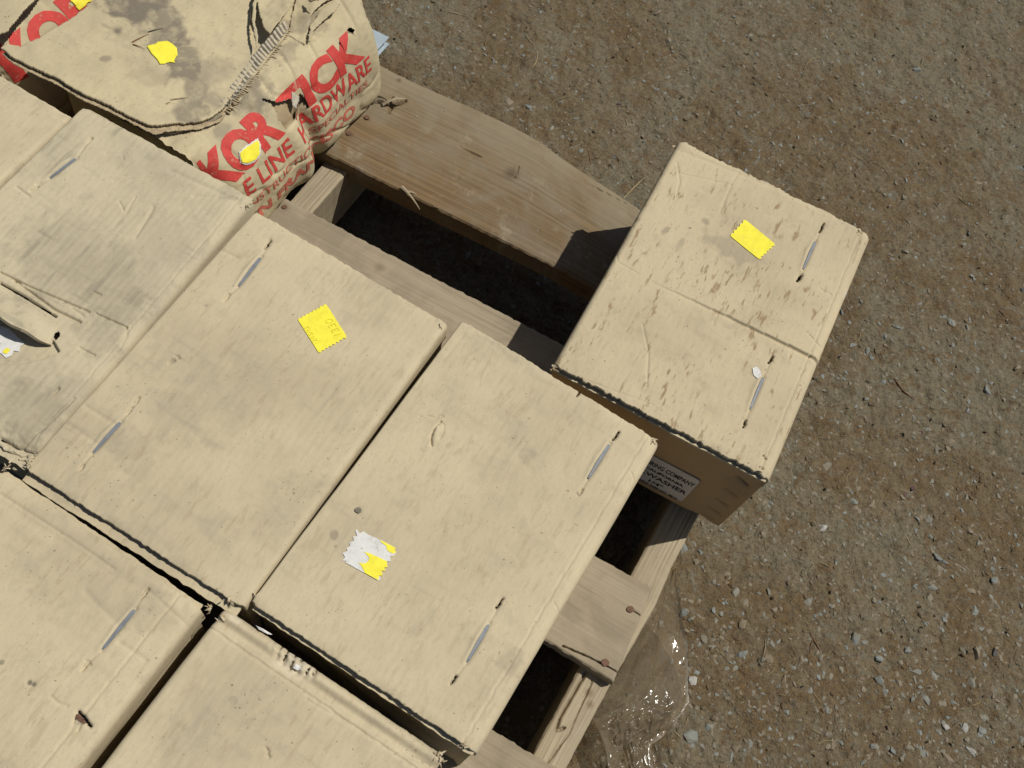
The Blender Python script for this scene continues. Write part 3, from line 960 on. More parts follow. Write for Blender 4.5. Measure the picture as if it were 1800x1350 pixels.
def nick(x, y, a, L=9, dep=0.0055, wid=0.0013):
    ca, sa = math.cos(R(a)), math.sin(R(a))
    return ([(x - ca * L, y - sa * L), (x - ca * L * 0.2 + 2, y - sa * L * 0.2 - 1), (x + ca * L * 0.3 - 1, y + sa * L * 0.3 + 1), (x + ca * L, y + sa * L)], dep, wid)


STA = -53.0
# --- middle carton, right column (peeled sticker)
C = Carton('tan cardboard box with a half peeled white and yellow sticker, at centre', 0.1098, 0.3348, 58.8, 0.2580, 0.380, M_CARD)
C.top(strip_r=0.017, round_r=0.010, round_l=0.002, grooves=staple_tears((1033, 842), (1072, 779), (1020, 865), (1083, 763)) + staple_tears((820, 1165), (860, 1095), (797, 1195), (880, 1060)) +
      [nick(1083, 766, STA, 8), nick(1020, 866, STA, 6, 0.003), nick(878, 1060, STA, 10, 0.007, 0.0013), nick(797, 1195, STA, 8), nick(1018, 690, STA, 7, 0.006),
       ([(737, 732), (744, 734), (752, 731), (765, 734), (772, 731), (779, 732)], 0.0016, 0.0008), ([(775, 741), (766, 749), (760, 760), (757, 771), (759, 783)], 0.0030, 0.0009),
       ([(775, 741), (781, 748), (779, 760), (773, 771)], 0.0012, 0.0008), ([(768, 752), (764, 772)], -0.0012, 0.0026),
       ([(1120, 850), (1110, 830)], 0.0012, 0.001), ([(1092, 985), (1065, 960)], 0.0008, 0.001), ([(985, 1075), (975, 1060)], 0.0012, 0.001)],
      bumps=[(770, 755, 0.009, 0.0014), (630, 897, 0.004, -0.0012), (925, 800, 0.02, -0.0012), (905, 1150, 0.03, -0.0014), (1000, 905, 0.05, 0.001)],
      stains=[(628, 896, 0.0042, 0.7), (586, 940, 0.005, 0.5), (590, 960, 0.003, 0.6), (925, 800, 0.012, 0.3, 0.7), (905, 1160, 0.014, 0.25), (1016, 868, 0.002, 0.6)])
C.body(); C.inner(0.0035)
C.staple((1033, 842), (1072, 779)); C.staple((820, 1165), (860, 1095))
o9 = lambda a, b: (570 + a / 9.0, 880 + b / 9.0)
st = C.patch('sticker', [o9(*a) for a in ((490, 480), (520, 455), (560, 520), (625, 490), (690, 540), (760, 570), (880, 618), (960, 660), (1130, 750), (1112, 790), (1140, 820), (1090, 880), (1040, 880),
             (1055, 965), (990, 960), (1000, 1060), (950, 1060), (965, 1120), (910, 1110), (920, 1190), (870, 1190), (895, 1240), (850, 1268), (640, 1150), (500, 1075), (400, 1015), (330, 985),
             (350, 955), (280, 955), (330, 900), (290, 835), (370, 800), (350, 760), (410, 720), (395, 670), (470, 640), (450, 575), (520, 560))], M_WHITE)
C.patch('yellow_remnant', [o9(*a) for a in ((635, 815), (720, 840), (990, 962), (1000, 1060), (950, 1060), (965, 1120), (910, 1110), (920, 1190), (870, 1190), (850, 1262), (640, 1148), (600, 1060), (545, 985), (640, 1000), (700, 960), (712, 905))], M_YEL, 0.0010, st)
C.patch('yellow_remnant', [o9(*a) for a in ((870, 622), (1130, 750), (1112, 790), (1138, 818), (1085, 845), (1000, 795), (975, 720), (910, 670))], M_YEL, 0.0010, st)
disc('pebble_speck', C.P(630, 897)[:2], C.P(630, 897)[2], 0.0032, M_STONE[1], C.t, 0.0018, 9)

# --- middle carton, left column (whole yellow sticker)
Bx = Carton('tan cardboard box with a whole yellow zigzag sticker between two boxes', -0.1230, 0.4598, 60.0, 0.2595, 0.374, M_CARD)
Bx.top(strip_r=0.0, round_r=0.008, grooves=staple_tears((418, 503), (459, 451), (395, 527), (478, 425)) + staple_tears((162, 797), (213, 742), (143, 822), (243, 702)) +
       [nick(470, 430, STA, 9, 0.005), nick(398, 522, STA, 7, 0.003), nick(240, 705, STA, 7, 0.003), nick(228, 722, STA, 7, 0.002), nick(143, 822, STA, 5, 0.003),
        nick(302, 636, -20, 5, 0.002), nick(312, 628, 30, 4, 0.002), ([(390, 440), (420, 455)], 0.0007, 0.002), ([(150, 715), (200, 745)], 0.0009, 0.0025), ([(118, 745), (170, 780)], 0.0007, 0.0025)],
       bumps=[(440, 430, 0.025, 0.0016), (190, 720, 0.03, 0.0020), (110, 790, 0.025, 0.0012), (560, 800, 0.07, -0.0015)],
       stains=[(363, 537, 0.003, 0.6), (305, 632, 0.004, 0.5), (240, 800, 0.03, 0.22), (300, 730, 0.03, 0.16), (520, 900, 0.05, 0.12), (400, 700, 0.05, 0.12)])
Bx.body(); Bx.inner(0.0095, 0.0065)
Bx.staple((418, 503), (459, 451)); Bx.staple((162, 797), (213, 742))
pl = zigzag((524, 563.5), (574, 536.5), 8, 3.2) + zigzag((609, 591), (559.5, 620), 8, 3.2)
st = Bx.patch('sticker', pl, M_YEL)
for txt, p0, sz in (('1330', (604, 592), 0.0125), ('12/15/12', (563, 607), 0.0072)):
    V, F = text_tris(txt, sz, shear=0.15)
    a0_ = np.array(Bx.loc(*p0)); a1_ = np.array(Bx.loc(p0[0] - 36, p0[1] - 56)); ex = (a1_ - a0_) / np.linalg.norm(a1_ - a0_); ey = np.array((-ex[1], ex[0]))
    W_ = [a0_ + ex * (q_[0] + 0.001) + ey * q_[1] for q_ in V]
    V3 = [(*Bx.world(np.array(q_[0]), np.array(q_[1])), Z_TOP + max(Bx.h(q_[0] + i * 0.001, q_[1] + j * 0.001) for i in (-1, 0, 1) for j in (-1, 0, 1)) + 0.0012) for q_ in W_]
    obj('handwriting', mesh_np('handwriting', np.array(V3), F, [M_PENCIL], smooth=False), st)

# --- right carton, apart from the others
Rx = Carton('tan streaked cardboard box standing apart at the pallet corner, open gravel beside it', 0.4055, 0.6225, 63.0, 0.270, 0.376, M_CARD_R)


def r_top(U, V_, s):
    # the outer flap ends at mid length: a step of one board thickness, wider toward the right
    p0, p1 = np.array(s.loc(1085, 466)), np.array(s.loc(1415, 622))
    d = p1 - p0; nn = np.array((-d[1], d[0])) / np.linalg.norm(d)
    q_ = (U - p0[0]) * nn[0] + (V_ - p0[1]) * nn[1] + 0.0008 * fbm(U * 60, V_ * 0, 3, 2)
    al = np.clip((U + 0.10) / 0.2, 0, 1)
    return np.where(q_ > 0, 0.0028 * al, 0.0) - 0.0022 * al * np.exp(-(q_ / 0.003) ** 2) * (q_ <= 0.001)


Rx.top(strip_r=0.015, round_r=0.010, round_l=0.007, extra=r_top, rag=0.0022, flute=0.00004,
       grooves=staple_tears((1410, 475), (1432, 425), (1405, 495), (1446, 398)) + staple_tears((1318, 720), (1342, 662), (1308, 745), (1358, 628)) +
       [nick(1443, 402, STA - 10, 8, 0.006), nick(1404, 490, STA, 6, 0.005, 0.002), nick(1309, 745, STA - 15, 6, 0.006), nick(1355, 632, STA, 7, 0.005),
        ([(1190, 285), (1195, 320), (1188, 345)], 0.0009, 0.0012), ([(1195, 305), (1285, 325), (1265, 375)], 0.0008, 0.0013), ([(1285, 325), (1300, 300)], 0.0006, 0.0012),
        ([(1130, 570), (1140, 620), (1137, 680)], 0.0010, 0.0012), ([(1085, 430), (1085, 460), (1120, 480)], 0.0008, 0.001), ([(1190, 262), (1370, 335), (1505, 400)], 0.0010, 0.003),
        ([(970, 648), (1060, 680), (1150, 712)], 0.0006, 0.001), ([(1440, 610), (1420, 590)], 0.001, 0.001), ([(1460, 520), (1440, 510)], 0.001, 0.001)],
       stains=[(1170, 405, 0.008, 0.5, 0.6), (1195, 430, 0.012, 0.4, 0.35), (1240, 390, 0.006, 0.5), (1325, 655, 0.006, 0.3), (1290, 440, 0.016, 0.35, 2.6), (1115, 385, 0.008, 0.5, 0.7)],
       worn=[(1500, 520, 0.020, 0.35, 0.5), (1440, 690, 0.02, 0.3, 0.5)])
Rx.body(0.002, 0.008); Rx.inner(0.0026, 0.0064); Rx.inner(-0.002, 0.0115)
Rx.inner(0.003, 0.0062, 1)
Rx.staple((1410, 475), (1432, 425)); Rx.staple((1318, 720), (1342, 662))
c4 = lambda a, b: (950 + a / 3.0, 230 + b / 3.0)
Rx.patch('sticker', zigzag(c4(1000, 560), c4(1080, 475), 5, 3.0) + zigzag(c4(1230, 600), c4(1145, 680), 6, 3.4), M_YEL)
Rx.patch('paper_scrap', [(1322, 648), (1329, 645), (1336, 652), (1337, 662), (1331, 667), (1324, 660)], M_WHITE)
# where the label's right edge lies on the wall: intersect the pixel ray with the wall plane
def ray_front(px, py):
    r = np.array((px - 900.0, py - 675.0, F_PX)); w = np.array((r @ AX, r @ AY, r @ AZ))
    n_ = np.array((*Rx.v, 0.0)); p0 = np.array((Rx.cx, Rx.cy, 0)) + n_ * (-Rx.L / 2 + 0.0035)
    t_ = ((p0 - np.array((0, 0, CAM_H))) @ n_) / (w @ n_)
    P_ = np.array((0, 0, CAM_H)) + w * t_
    return float((P_[:2] - np.array((Rx.cx, Rx.cy))) @ Rx.u), float(P_[2])


# front wall in the shade: dented sheet with five cut slits at the corner, and the printed label
W, zlo, zhi = Rx.W, Z_DECK + 0.003, Z_TOP - 0.016
nu, nz = 200, 120
uu = np.linspace(-W / 2 + 0.002, W / 2 - 0.0012, nu); zz = np.linspace(zlo, zhi, nz)
UU, ZZ = np.meshgrid(uu, zz, indexing='ij')
off = 0.0012 * fbm(UU * 12, ZZ * 12, 4, 3)
slitm = np.zeros(UU.shape, bool)
for k in range(5):
    x0, zk = ray_front(*((1296, 841), (1276, 863), (1260, 880), (1246, 894), (1233, 904))[k])
    x1, zk1 = ray_front(*((1312, 856), (1292, 874), (1275, 890), (1261, 904), (1250, 913))[k])
    d = seg_dist(UU, ZZ, [(x0, zk), (x1, zk1)])
    slitm |= d < 0.0021
    off = off - 0.004 * np.exp(-(d / 0.003) ** 2) - 0.0022 * np.exp(-(np.hypot((UU - x0 + 0.002) / 0.014, (ZZ - zk + 0.006) / 0.008)) ** 2)
vv = -Rx.L / 2 + 0.0035 - off
WP = Rx.world(UU, vv)
me = mesh_np('front_wall', np.concatenate((WP, ZZ[..., None]), -1).reshape(-1, 3), (lambda g: g[~(slitm.ravel()[g].sum(1) >= 3)])(grid_faces(nu, nz)), [mat_cardboard('cardboard_shaded_end', (0.46, 0.31, 0.16), R(63), 0.1, 0.1, 0.2, 0.2)])  # browner copy of this carton's cardboard, the end's shade put into its colour
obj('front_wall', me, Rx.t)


def on_front(a, z, lift):
    w = Rx.world(np.asarray(a), np.full(np.shape(a), -Rx.L / 2 + 0.0035 - lift))
    return np.concatenate((w, np.asarray(z)[..., None]), -1)


lr_t = ray_front(1229, 844); lr_b = ray_front(1201, 881); lb = ray_front(1130, 842); ltp = ray_front(1155, 800)
lz1 = (lr_t[1] + ltp[1]) / 2; lz0 = (lr_b[1] + lb[1]) / 2; lu1 = (lr_t[0] + lr_b[0]) / 2
lw = 0.196
pts = []
rc = 0.005
for cx_, cz_, a_ in ((lu1 - rc, lz0 + rc, -90), (lu1 - rc, lz1 - rc, 0), (lu1 - lw + rc, lz1 - rc, 90), (lu1 - lw + rc, lz0 + rc, 180)):
    for k in range(5):
        an = R(a_ + 22.5 * k); pts.append((cx_ + rc * math.cos(an), cz_ + rc * math.sin(an)))
pa = np.array(pts)
LV = np.concatenate((on_front(pa[:, 0], pa[:, 1], 0.0022), on_front(pa[:, 0], pa[:, 1], 0.0012)))
n = len(pts)
lab = obj('label', mesh_np('label', LV, [np.arange(n)[None, :], np.array([(i, n + i, n + (i + 1) % n, (i + 1) % n) for i in range(n)])], [M_LABEL], smooth=False), Rx.t, label='white printed paper label')
lh = lz1 - lz0
for txt, vis, pa0, pa1, sz, sx in (('KORTICK MANUFACTURING COMPANY', 'RING COMPANY', (1143, 816), (1221, 852), 0.20, 1.0), ('HAYWARD, CALIFORNIA', 'LIFORNIA', (1150, 829), (1203, 852), 0.115, 1.0),
                                   ('LOCKWASHER', 'WASHER', (1135, 832), (1207, 866), 0.185, 1.6), ('1/4"', '1/4"', (1141, 844), (1165, 855), 0.14, 1.4), ('PC. COUNT 2500 NO. 0815', 'T 2500 NO. 0815', (1136, 848), (1190, 875), 0.10, 1.1)):
    V, F = text_tris(txt, sz * lh, bold=0.0003)
    Vv, _ = text_tris(vis, sz * lh)
    q0, q1 = ray_front(*pa0), ray_front(*pa1)
    fx = (q1[0] - q0[0]) / (Vv[:, 0].max() - Vv[:, 0].min())
    x = q1[0] + (V[:, 0] - V[:, 0].max()) * fx
    okx = x > lu1 - lw + 0.002
    LP = on_front(x, (q0[1] + q1[1]) / 2 + V[:, 1], 0.0026)
    obj('lettering', mesh_np('lettering', LP, F[okx[F].all(1)], [M_BLACKINK], smooth=False), lab)

# --- scuffed carton with the torn hand hole, left
A = Carton('scuffed greyish cardboard box with a torn, bent-up hand hole', -0.3368, 0.5890, 62.0, 0.2330, 0.378, M_CARD_A)


def a_top(U, V_, s):
    # hollow below the raised tongue, where the outer board is gone
    poly = [s.loc(*a) for a in ((-90, 500), (0, 545), (96, 600), (106, 618), (84, 628), (40, 640), (-90, 640))]
    d = seg_dist(U, V_, poly + poly[:1]) * np.where(in_poly(U, V_, poly), 1, -1)
    hollow = -0.0050 * np.clip(d / 0.0015, 0, 1)
    p0, p1 = np.array(s.loc(0, 487)), np.array(s.loc(160, 572))
    d_ = p1 - p0; nn = np.array((-d_[1], d_[0])) / np.linalg.norm(d_)
    q_ = (U - p0[0]) * nn[0] + (V_ - p0[1]) * nn[1]
    # torn end: crushed front right corner
    a, b = s.loc(20, 800)
    r_ = np.hypot((U - a) / 0.055, (V_ - b) / 0.030)
    crush = -0.010 * np.clip(1 - r_, 0, 1) + 0.004 * fbm(U * 120, V_ * 120, 6, 3) * np.clip(1.2 - r_, 0, 1)
    rub = 0.00010 * np.sin(U * 2 * math.pi / 0.0078) * np.clip(vnoise(U * 14, V_ * 14, 31) + 0.55, 0, 1)
    return hollow + crush + rub


A.top(strip_r=0.0125, holes=[[(91, 596), (96, 585), (104, 582), (107, 588), (102, 597), (95, 601)]], round_r=0.008, extra=a_top, flute=0.00006, rag=0.0020, sag=0.0018,
      grooves=staple_tears((87, 313), (135, 278), (58, 334), (160, 245)) +
      [nick(60, 332, -35, 7, 0.004), nick(158, 246, -45, 4, 0.003), nick(68, 322, -30, 4, 0.002), ([(0, 479), (60, 508), (98, 524), (156, 548)], 0.0035, 0.0011), ([(168, 551), (222, 575)], 0.0035, 0.0010),
       ([(25, 493), (45, 508), (95, 545), (140, 566)], 0.0040, 0.0016), ([(0, 497), (40, 520), (72, 540), (98, 556)], 0.0045, 0.0014), ([(125, 540), (148, 557)], 0.0012, 0.0014),
       ([(165, 513), (177, 518)], 0.0030, 0.0009), ([(140, 612), (166, 625)], 0.0022, 0.0009), ([(222, 575), (222, 590), (205, 620)], 0.0012, 0.0014), ([(95, 690), (102, 683)], 0.004, 0.0014),
       ([(186, 271), (222, 270)], 0.0009, 0.0012), ([(215, 272), (217, 280)], 0.0009, 0.001), ([(200, 318), (305, 308)], 0.0012, 0.0016), ([(210, 355), (218, 372)], 0.0010, 0.0012), ([(238, 346), (222, 374)], 0.001, 0.0012),
       ([(270, 365), (238, 418)], 0.0014, 0.0020), ([(340, 345), (415, 350)], 0.0010, 0.002), ([(300, 300), (420, 355)], 0.0010, 0.003), ([(30, 330), (52, 346)], 0.0015, 0.0016),
       ([(0, 770), (28, 785), (60, 795)], 0.007, 0.0016), ([(0, 790), (40, 800)], 0.006, 0.0014), ([(30, 790), (90, 740), (130, 700)], 0.0025, 0.0011)],
      bumps=[(110, 285, 0.018, 0.0016), (160, 260, 0.015, 0.0010), (260, 300, 0.03, -0.0012), (400, 365, 0.02, 0.0030), (60, 545, 0.02, 0.001)],
      stains=[(250, 345, 0.05, 0.10), (180, 480, 0.04, 0.22), (210, 540, 0.03, 0.30), (170, 590, 0.025, 0.30), (60, 720, 0.04, 0.30), (140, 690, 0.02, 0.25), (290, 420, 0.04, 0.12), (100, 440, 0.05, 0.18)])
A.body(0.003, 0.012); A.inner(0.006, 0.0095); A.inner(0.004, 0.0065, 1)
A.staple((87, 313), (135, 278), 0.0034)
# the raised tongue of board beside the hand hole
NP, NQ = 60, 16
Vt = []
for i in range(NP):
    s_ = i / (NP - 1)
    ax_, ay_ = -95 + 186 * s_, 505 + 103 * s_           # near (lower) edge
    bx_, by_ = -85 + 186 * s_, 455 + 113 * s_
    for j in range(NQ):
        t_ = j / (NQ - 1)
        lift = 0.020 * (1 - t_) ** 1.0 * min(1, (1 - s_) * 3.5) ** 0.8 + 0.0015
        Vt.append(at(ax_ * (1 - t_) + bx_ * t_, ay_ * (1 - t_) + by_ * t_ + 1.5 * math.sin(s_ * 23), Z_TOP + lift - 0.0035 * (1 - t_)))
tong = obj('torn_flap', mesh_np('torn_flap', np.array(Vt), grid_faces(NP, NQ), [M_CARD_A], smooth=False), A.t)
sm = tong.modifiers.new('thickness', 'SOLIDIFY'); sm.thickness = 0.0035; sm.offset = -1
A.patch('sticker', [(-18, 575), (0, 570), (14, 574), (30, 590), (42, 600), (34, 606), (32, 615), (22, 613), (18, 622), (8, 626), (0, 618), (-20, 612)], M_WHITE, 0.0008)
A.patch('yellow_remnant', [(4, 612), (12, 608), (16, 613), (10, 619), (3, 617)], M_YEL, 0.0014)

# --- carton to the left of it, mostly outside the photograph
H = Carton('plain tan cardboard box at the left edge behind the scuffed one', -0.5620, 0.6900, 60.4, 0.2485, 0.378, M_CARD)
H.top(step=0.002, round_r=0.007, stains=[(40, 300, 0.01, 0.2)], grooves=[([(0, 225), (14, 221)], 0.001, 0.0015), ([(100, 205), (128, 208)], 0.0012, 0.002)])
H.body(); H.inner(0.003, 0.0062, 1)

# --- lower left
Dx = Carton('tan cardboard box with two pinholes and a rusty gouge in its lid', -0.3470, 0.1340, 58.6, 0.2480, 0.380, M_CARD)
Dx.top(strip_r=0.026, round_r=0.009, roll_back=0.0, rag=0.0014, grooves=staple_tears((178, 1143), (238, 1070), (148, 1172), (256, 1040)) +
       [nick(255, 1042, STA, 8, 0.004), nick(148, 1172, STA, 6, 0.003), nick(155, 1165, 40, 4, 0.002), ([(0, 880), (100, 945), (225, 1025), (320, 1060)], 0.0012, 0.006), ([(0, 868), (120, 945), (200, 1000)], 0.0007, 0.0016),
        ([(138, 1252), (146, 1260), (152, 1268), (158, 1276)], 0.006, 0.0017), ([(132, 1262), (128, 1272)], 0.002, 0.001), ([(142, 1272), (136, 1284)], 0.002, 0.001), ([(90, 1225), (105, 1238), (118, 1241)], 0.001, 0.0015),
        ([(150, 1040), (215, 1105)], 0.0007, 0.003), ([(210, 1130), (255, 1160)], 0.0008, 0.0025), ([(20, 830), (90, 872), (160, 920)], 0.001, 0.0015), ([(262, 1040), (330, 1100)], 0.0008, 0.002)],
       bumps=[(285, 1090, 0.03, 0.0012), (160, 1020, 0.05, 0.0012), (51, 1200, 0.0022, -0.0016), (59, 1203, 0.0020, -0.0014)],
       stains=[(51, 1200, 0.0022, 1.0), (59, 1203, 0.0018, 1.0), (3, 1164, 0.0018, 1.0), (275, 1070, 0.022, 0.20), (150, 1000, 0.05, 0.12), (143, 1262, 0.005, 0.6)],
       worn=[(140, 1262, 0.004, 0.4)])
Dx.body(); Dx.inner(0.004, 0.006, 1)
Dx.staple((178, 1143), (238, 1070))
Dx.patch('rust_fleck', [(134, 1256), (139, 1254), (146, 1262), (152, 1270), (148, 1273), (140, 1268), (133, 1264)], M_RUST, 0.0002)

# --- bottom, with the rolled flap edge
Ex = Carton('tan cardboard box with a rolled edge and torn corrugation at the bottom', -0.1145, 0.0076, 58.5, 0.2515, 0.380, M_CARD)


def e_top(U, V_, s):
    # patch on the rolled lip where the liner is gone and the flutes stand bare
    a, b = s.loc(520, 1160)
    d = np.hypot((U - a) / 0.026, (V_ - b) / 0.011)
    m_ = np.clip((1.15 - d) * 3, 0, 1)
    return m_ * (0.0010 * np.sin((U - a) * 2 * math.pi / 0.0085 + 3 * vnoise(V_ * 90, U * 40, 3)) - 0.0010 + 0.0022 * fbm(U * 200, V_ * 200, 5, 2))


Ex.top(round_r=0.009, round_l=0.007, roll_back=0.024, rag=0.0005, extra=e_top,
       grooves=[nick(470, 1323, 70, 8, 0.002), ([(540, 1230), (600, 1265), (640, 1290)], 0.0010, 0.0012), ([(700, 1320), (755, 1345)], 0.0012, 0.0012), ([(455, 1250), (470, 1240)], 0.0006, 0.002)] + [nick(x_, y_, 118, 5, 0.006, 0.0011) for x_, y_ in ((494, 1134), (506, 1141), (518, 1149), (530, 1157), (512, 1166), (540, 1178), (500, 1155), (552, 1180))],
       bumps=[(450, 1200, 0.05, 0.0012), (560, 1320, 0.05, -0.001)],
       stains=[(410, 1230, 0.004, 0.35), (440, 1180, 0.03, 0.12), (380, 1300, 0.05, 0.10), (520, 1162, 0.010, 0.3)], worn=[(520, 1160, 0.020, 0.35, 1.0), (410, 1085, 0.008, 0.4)])
Ex.body(); Ex.inner(-0.002, 0.009, 1)
Ex.patch('paper_scrap', [(515, 1174), (520, 1168), (527, 1170), (530, 1177), (522, 1178)], M_WHITE, 0.001)
Ex.patch('paper_scrap', [(448, 1095), (462, 1102), (478, 1112), (470, 1113), (455, 1106)], M_WHITE, 0.002)

def fray(carton, px, py, n=5, r_=0.006, mat=None):
    """loose paper fibres at a crushed corner"""
    c_ = carton.P(px, py, 0.0005)
    V, F = [], []
    for k in range(n):
        a = random.uniform(0, 6.283); L_ = r_ * random.uniform(0.5, 1.2); w_ = random.uniform(0.0004, 0.0012)
        b_ = c_ + np.array((random.gauss(0, r_ * 0.35), random.gauss(0, r_ * 0.35), random.uniform(-0.002, 0.001)))
        d_ = np.array((math.cos(a), math.sin(a), random.uniform(-0.5, 0.35))) * L_
        n_ = np.array((-math.sin(a), math.cos(a), 0.3)) * w_
        i_ = len(V); V += [b_ - n_, b_ + n_, b_ + d_ * 0.6 + n_ * 0.8 + (0, 0, 0.001), b_ + d_, b_ + d_ * 0.55 - n_]
        F += [(i_, i_ + 1, i_ + 2), (i_, i_ + 2, i_ + 4), (i_ + 4, i_ + 2, i_ + 3)]
    obj('torn_fibre', mesh_np('torn_fibre', np.array(V), np.array(F), [mat or carton.mat], smooth=False), carton.t)


for cn, lst in ((C, ((1148, 774), (815, 1308), (448, 1050))), (Bx, ((405, 1052), (60, 812), (770, 574))), (Rx, ((1512, 408), (1340, 822), (1190, 256), (975, 645), (1345, 800))), (A, ((432, 360), (60, 790), (40, 800), (20, 795))), (Dx, ((368, 1062), (12, 822))), (Ex, ((772, 1330), (392, 1085), (778, 1340)))):
    for a_ in lst:
        fray(cn, *a_); fray(cn, a_[0] - 3, a_[1] + 2, 3, 0.0045, M_TORN)

# ------------------------------------------------------------------ collapsed cartons with red lettering
FA = R(61.0)
FD = np.array((math.cos(FA), math.sin(FA))); FN = np.array((math.sin(FA), -math.cos(FA)))
F_L = 0.338
F_P0 = np.array((-0.178, 0.740))
PROF = [(-0.235, 0.150), (-0.16, 0.157), (-0.11, 0.160), (-0.058, 0.156), (-0.030, 0.138), (-0.004, 0.096), (0.006, 0.055), (0.004, 0.020), (-0.006, 0.002)]
PV = np.concatenate(([0], np.cumsum([math.dist(a, b) for a, b in zip(PROF[:-1], PROF[1:])])))
PV = PV - PV[3]
PS, PZ = np.array([a[0] for a in PROF]), np.array([a[1] for a in PROF])


def spline(x, xs, ys):
    m_ = np.gradient(ys, xs)
    i = np.clip(np.searchsorted(xs, x) - 1, 0, len(xs) - 2)
    h_ = xs[i + 1] - xs[i]; t = (x - xs[i]) / h_
    return (2 * t ** 3 - 3 * t ** 2 + 1) * ys[i] + (t ** 3 - 2 * t ** 2 + t) * h_ * m_[i] + (-2 * t ** 3 + 3 * t ** 2) * ys[i + 1] + (t ** 3 - t ** 2) * h_ * m_[i + 1]


class Sack:
    """bulged, crumpled carton: u along it, v down its cross-section (0 at the ridge)"""
    def __init__(self, p0, seed, dent=True):
        self.p0, self.seed, self.dent = np.asarray(p0), seed, dent

    def S(self, u, v, lift=0.0):
        u = np.asarray(u, float); v = np.asarray(v, float)
        s = spline(v, PV, PS); z = spline(v, PV, PZ)
        e = 1e-3
        ts = spline(v + e, PV, PS) - s; tz = spline(v + e, PV, PZ) - z
        ln = np.hypot(ts, tz) + 1e-12
        ns, nz = -tz / ln, ts / ln                      # outward normal in the section
        face = np.clip(v / 0.03, 0, 1); low = np.clip(v / 0.08, 0, 1)
        d = 0.006 * fbm(u * 11, v * 13, self.seed, 3) + 0.0016 * fbm(u * 55, v * 70, self.seed + 4, 3) - 0.0020 * np.exp(-(vnoise(u * 24 + v * 9, v * 20 - u * 6, self.seed + 7) / 0.05) ** 2)
        d = d - 0.006 * low * np.exp(-((u - 0.035) / 0.03) ** 2) * 0.3
        if self.dent:
            uc = 0.152 + 0.10 * (v - 0.06)               # the torn fold across the face
            q_ = u - uc
            d = d + low * (0.007 * np.exp(-((q_ + 0.020) / 0.018) ** 2) - 0.014 * np.exp(-((q_ - 0.012) / 0.012) ** 2))
            d = d + face * 0.008 * np.exp(-((u - 0.30) / 0.06) ** 2)
        endr = np.clip(1 - np.minimum(u, F_L - u) / 0.03, 0, 1)
        d = d - 0.020 * endr ** 2.2 * face
        z = z - 0.020 * np.clip((u - 0.28) / 0.08, 0, 1) ** 2 * (1 - face) * 0.0
        d = d + lift
        s = s + ns * d + 0.020 * (u / F_L) * np.clip(1 - v / 0.12, 0, 1); z = z + nz * d * np.clip(z / 0.01, 0.2, 1)
        P_ = self.p0 + u[..., None] * FD + s[..., None] * FN
        return np.concatenate((P_, (Z_DECK + 0.0015 + np.maximum(z, 0))[..., None]), -1)

    def uv_of(self, px, py):
        """surface coordinates seen at a pixel of the photograph (nearest hit on a lookup grid)"""
        if not hasattr(self, 'lut'):
            u_ = np.linspace(0, F_L, 181); v_ = np.linspace(PV[0], PV[-1], 181)
            U_, V2 = np.meshgrid(u_, v_, indexing='ij')
            P_ = self.S(U_, V2) - np.array((0, 0, CAM_H))
            xc = P_[..., 0] * AX[0] + P_[..., 1] * AY[0] + P_[..., 2] * AZ[0]; yc = P_[..., 0] * AX[1] + P_[..., 1] * AY[1] + P_[..., 2] * AZ[1]; zc = P_[..., 0] * AX[2] + P_[..., 1] * AY[2] + P_[..., 2] * AZ[2]
            self.lut = (U_, V2, 900 + F_PX * xc / zc, 675 + F_PX * yc / zc)
        U_, V2, X_, Y_ = self.lut
        i = np.argmin((X_ - px) ** 2 + (Y_ - py) ** 2)
        return float(U_.ravel()[i]), float(V2.ravel()[i])

    def body(self, parent, step=0.0016, holes=(), stains=()):
        nu, nv = int(F_L / step), int((PV[-1] - PV[0]) / step)
        U_, V2 = np.meshgrid(np.linspace(0, F_L, nu), np.linspace(PV[0], PV[-1], nv), indexing='ij')
        P_ = self.S(U_, V2)
        rag = np.clip(1 - np.minimum(U_, F_L - U_) / 0.006, 0, 1) * 0.003 * fbm(V2 * 150, U_ * 0, 4, 3)
        P_[..., 0] += rag * FD[0]; P_[..., 1] += rag * FD[1]
        kill = np.zeros(U_.shape, bool)
        for poly in holes:
            kill |= in_poly(U_ + 0.0012 * vnoise(U_ * 300, V2 * 300, 3), V2 + 0.0012 * vnoise(U_ * 300, V2 * 300, 5), poly)
        stn = np.zeros_like(U_)
        for a, b, r_, s_ in stains:
            d = np.hypot(U_ - a, V2 - b) / r_ + 0.9 * fbm(U_ * 80, V2 * 80, 8, 3)
            stn = np.maximum(stn, s_ * np.clip((1.1 - d) * 2, 0, 1))
        GF = grid_faces(nu, nv)
        GF = GF[~kill.ravel()[GF].any(1)]
        Vt = P_.reshape(-1, 3)
        idx = np.arange(nu * nv).reshape(nu, nv)
        n = len(Vt)
        base = Vt[idx[:, 0]].copy(); base[:, 2] = Z_DECK + 0.0015
        bl = n + np.arange(nu)
        left = np.stack((idx[:-1, 0], bl[:-1], bl[1:], idx[1:, 0]), -1)
        caps = [np.concatenate((idx[0, ::-1], [bl[0]]))[None, :][:, ::-1], np.concatenate((idx[-1], [bl[-1]]))[None, :][:, ::-1]]
        if True:
            caps = [caps[0][:, ::-1], caps[1]]
        me = mesh_np('body', np.concatenate((Vt, base)), [GF, left] + caps, [M_CARD_F],
                     attrs={'stain': np.concatenate((stn.ravel(), np.zeros(nu))), 'worn': np.zeros(n + nu)})
        return obj('body', me, parent)

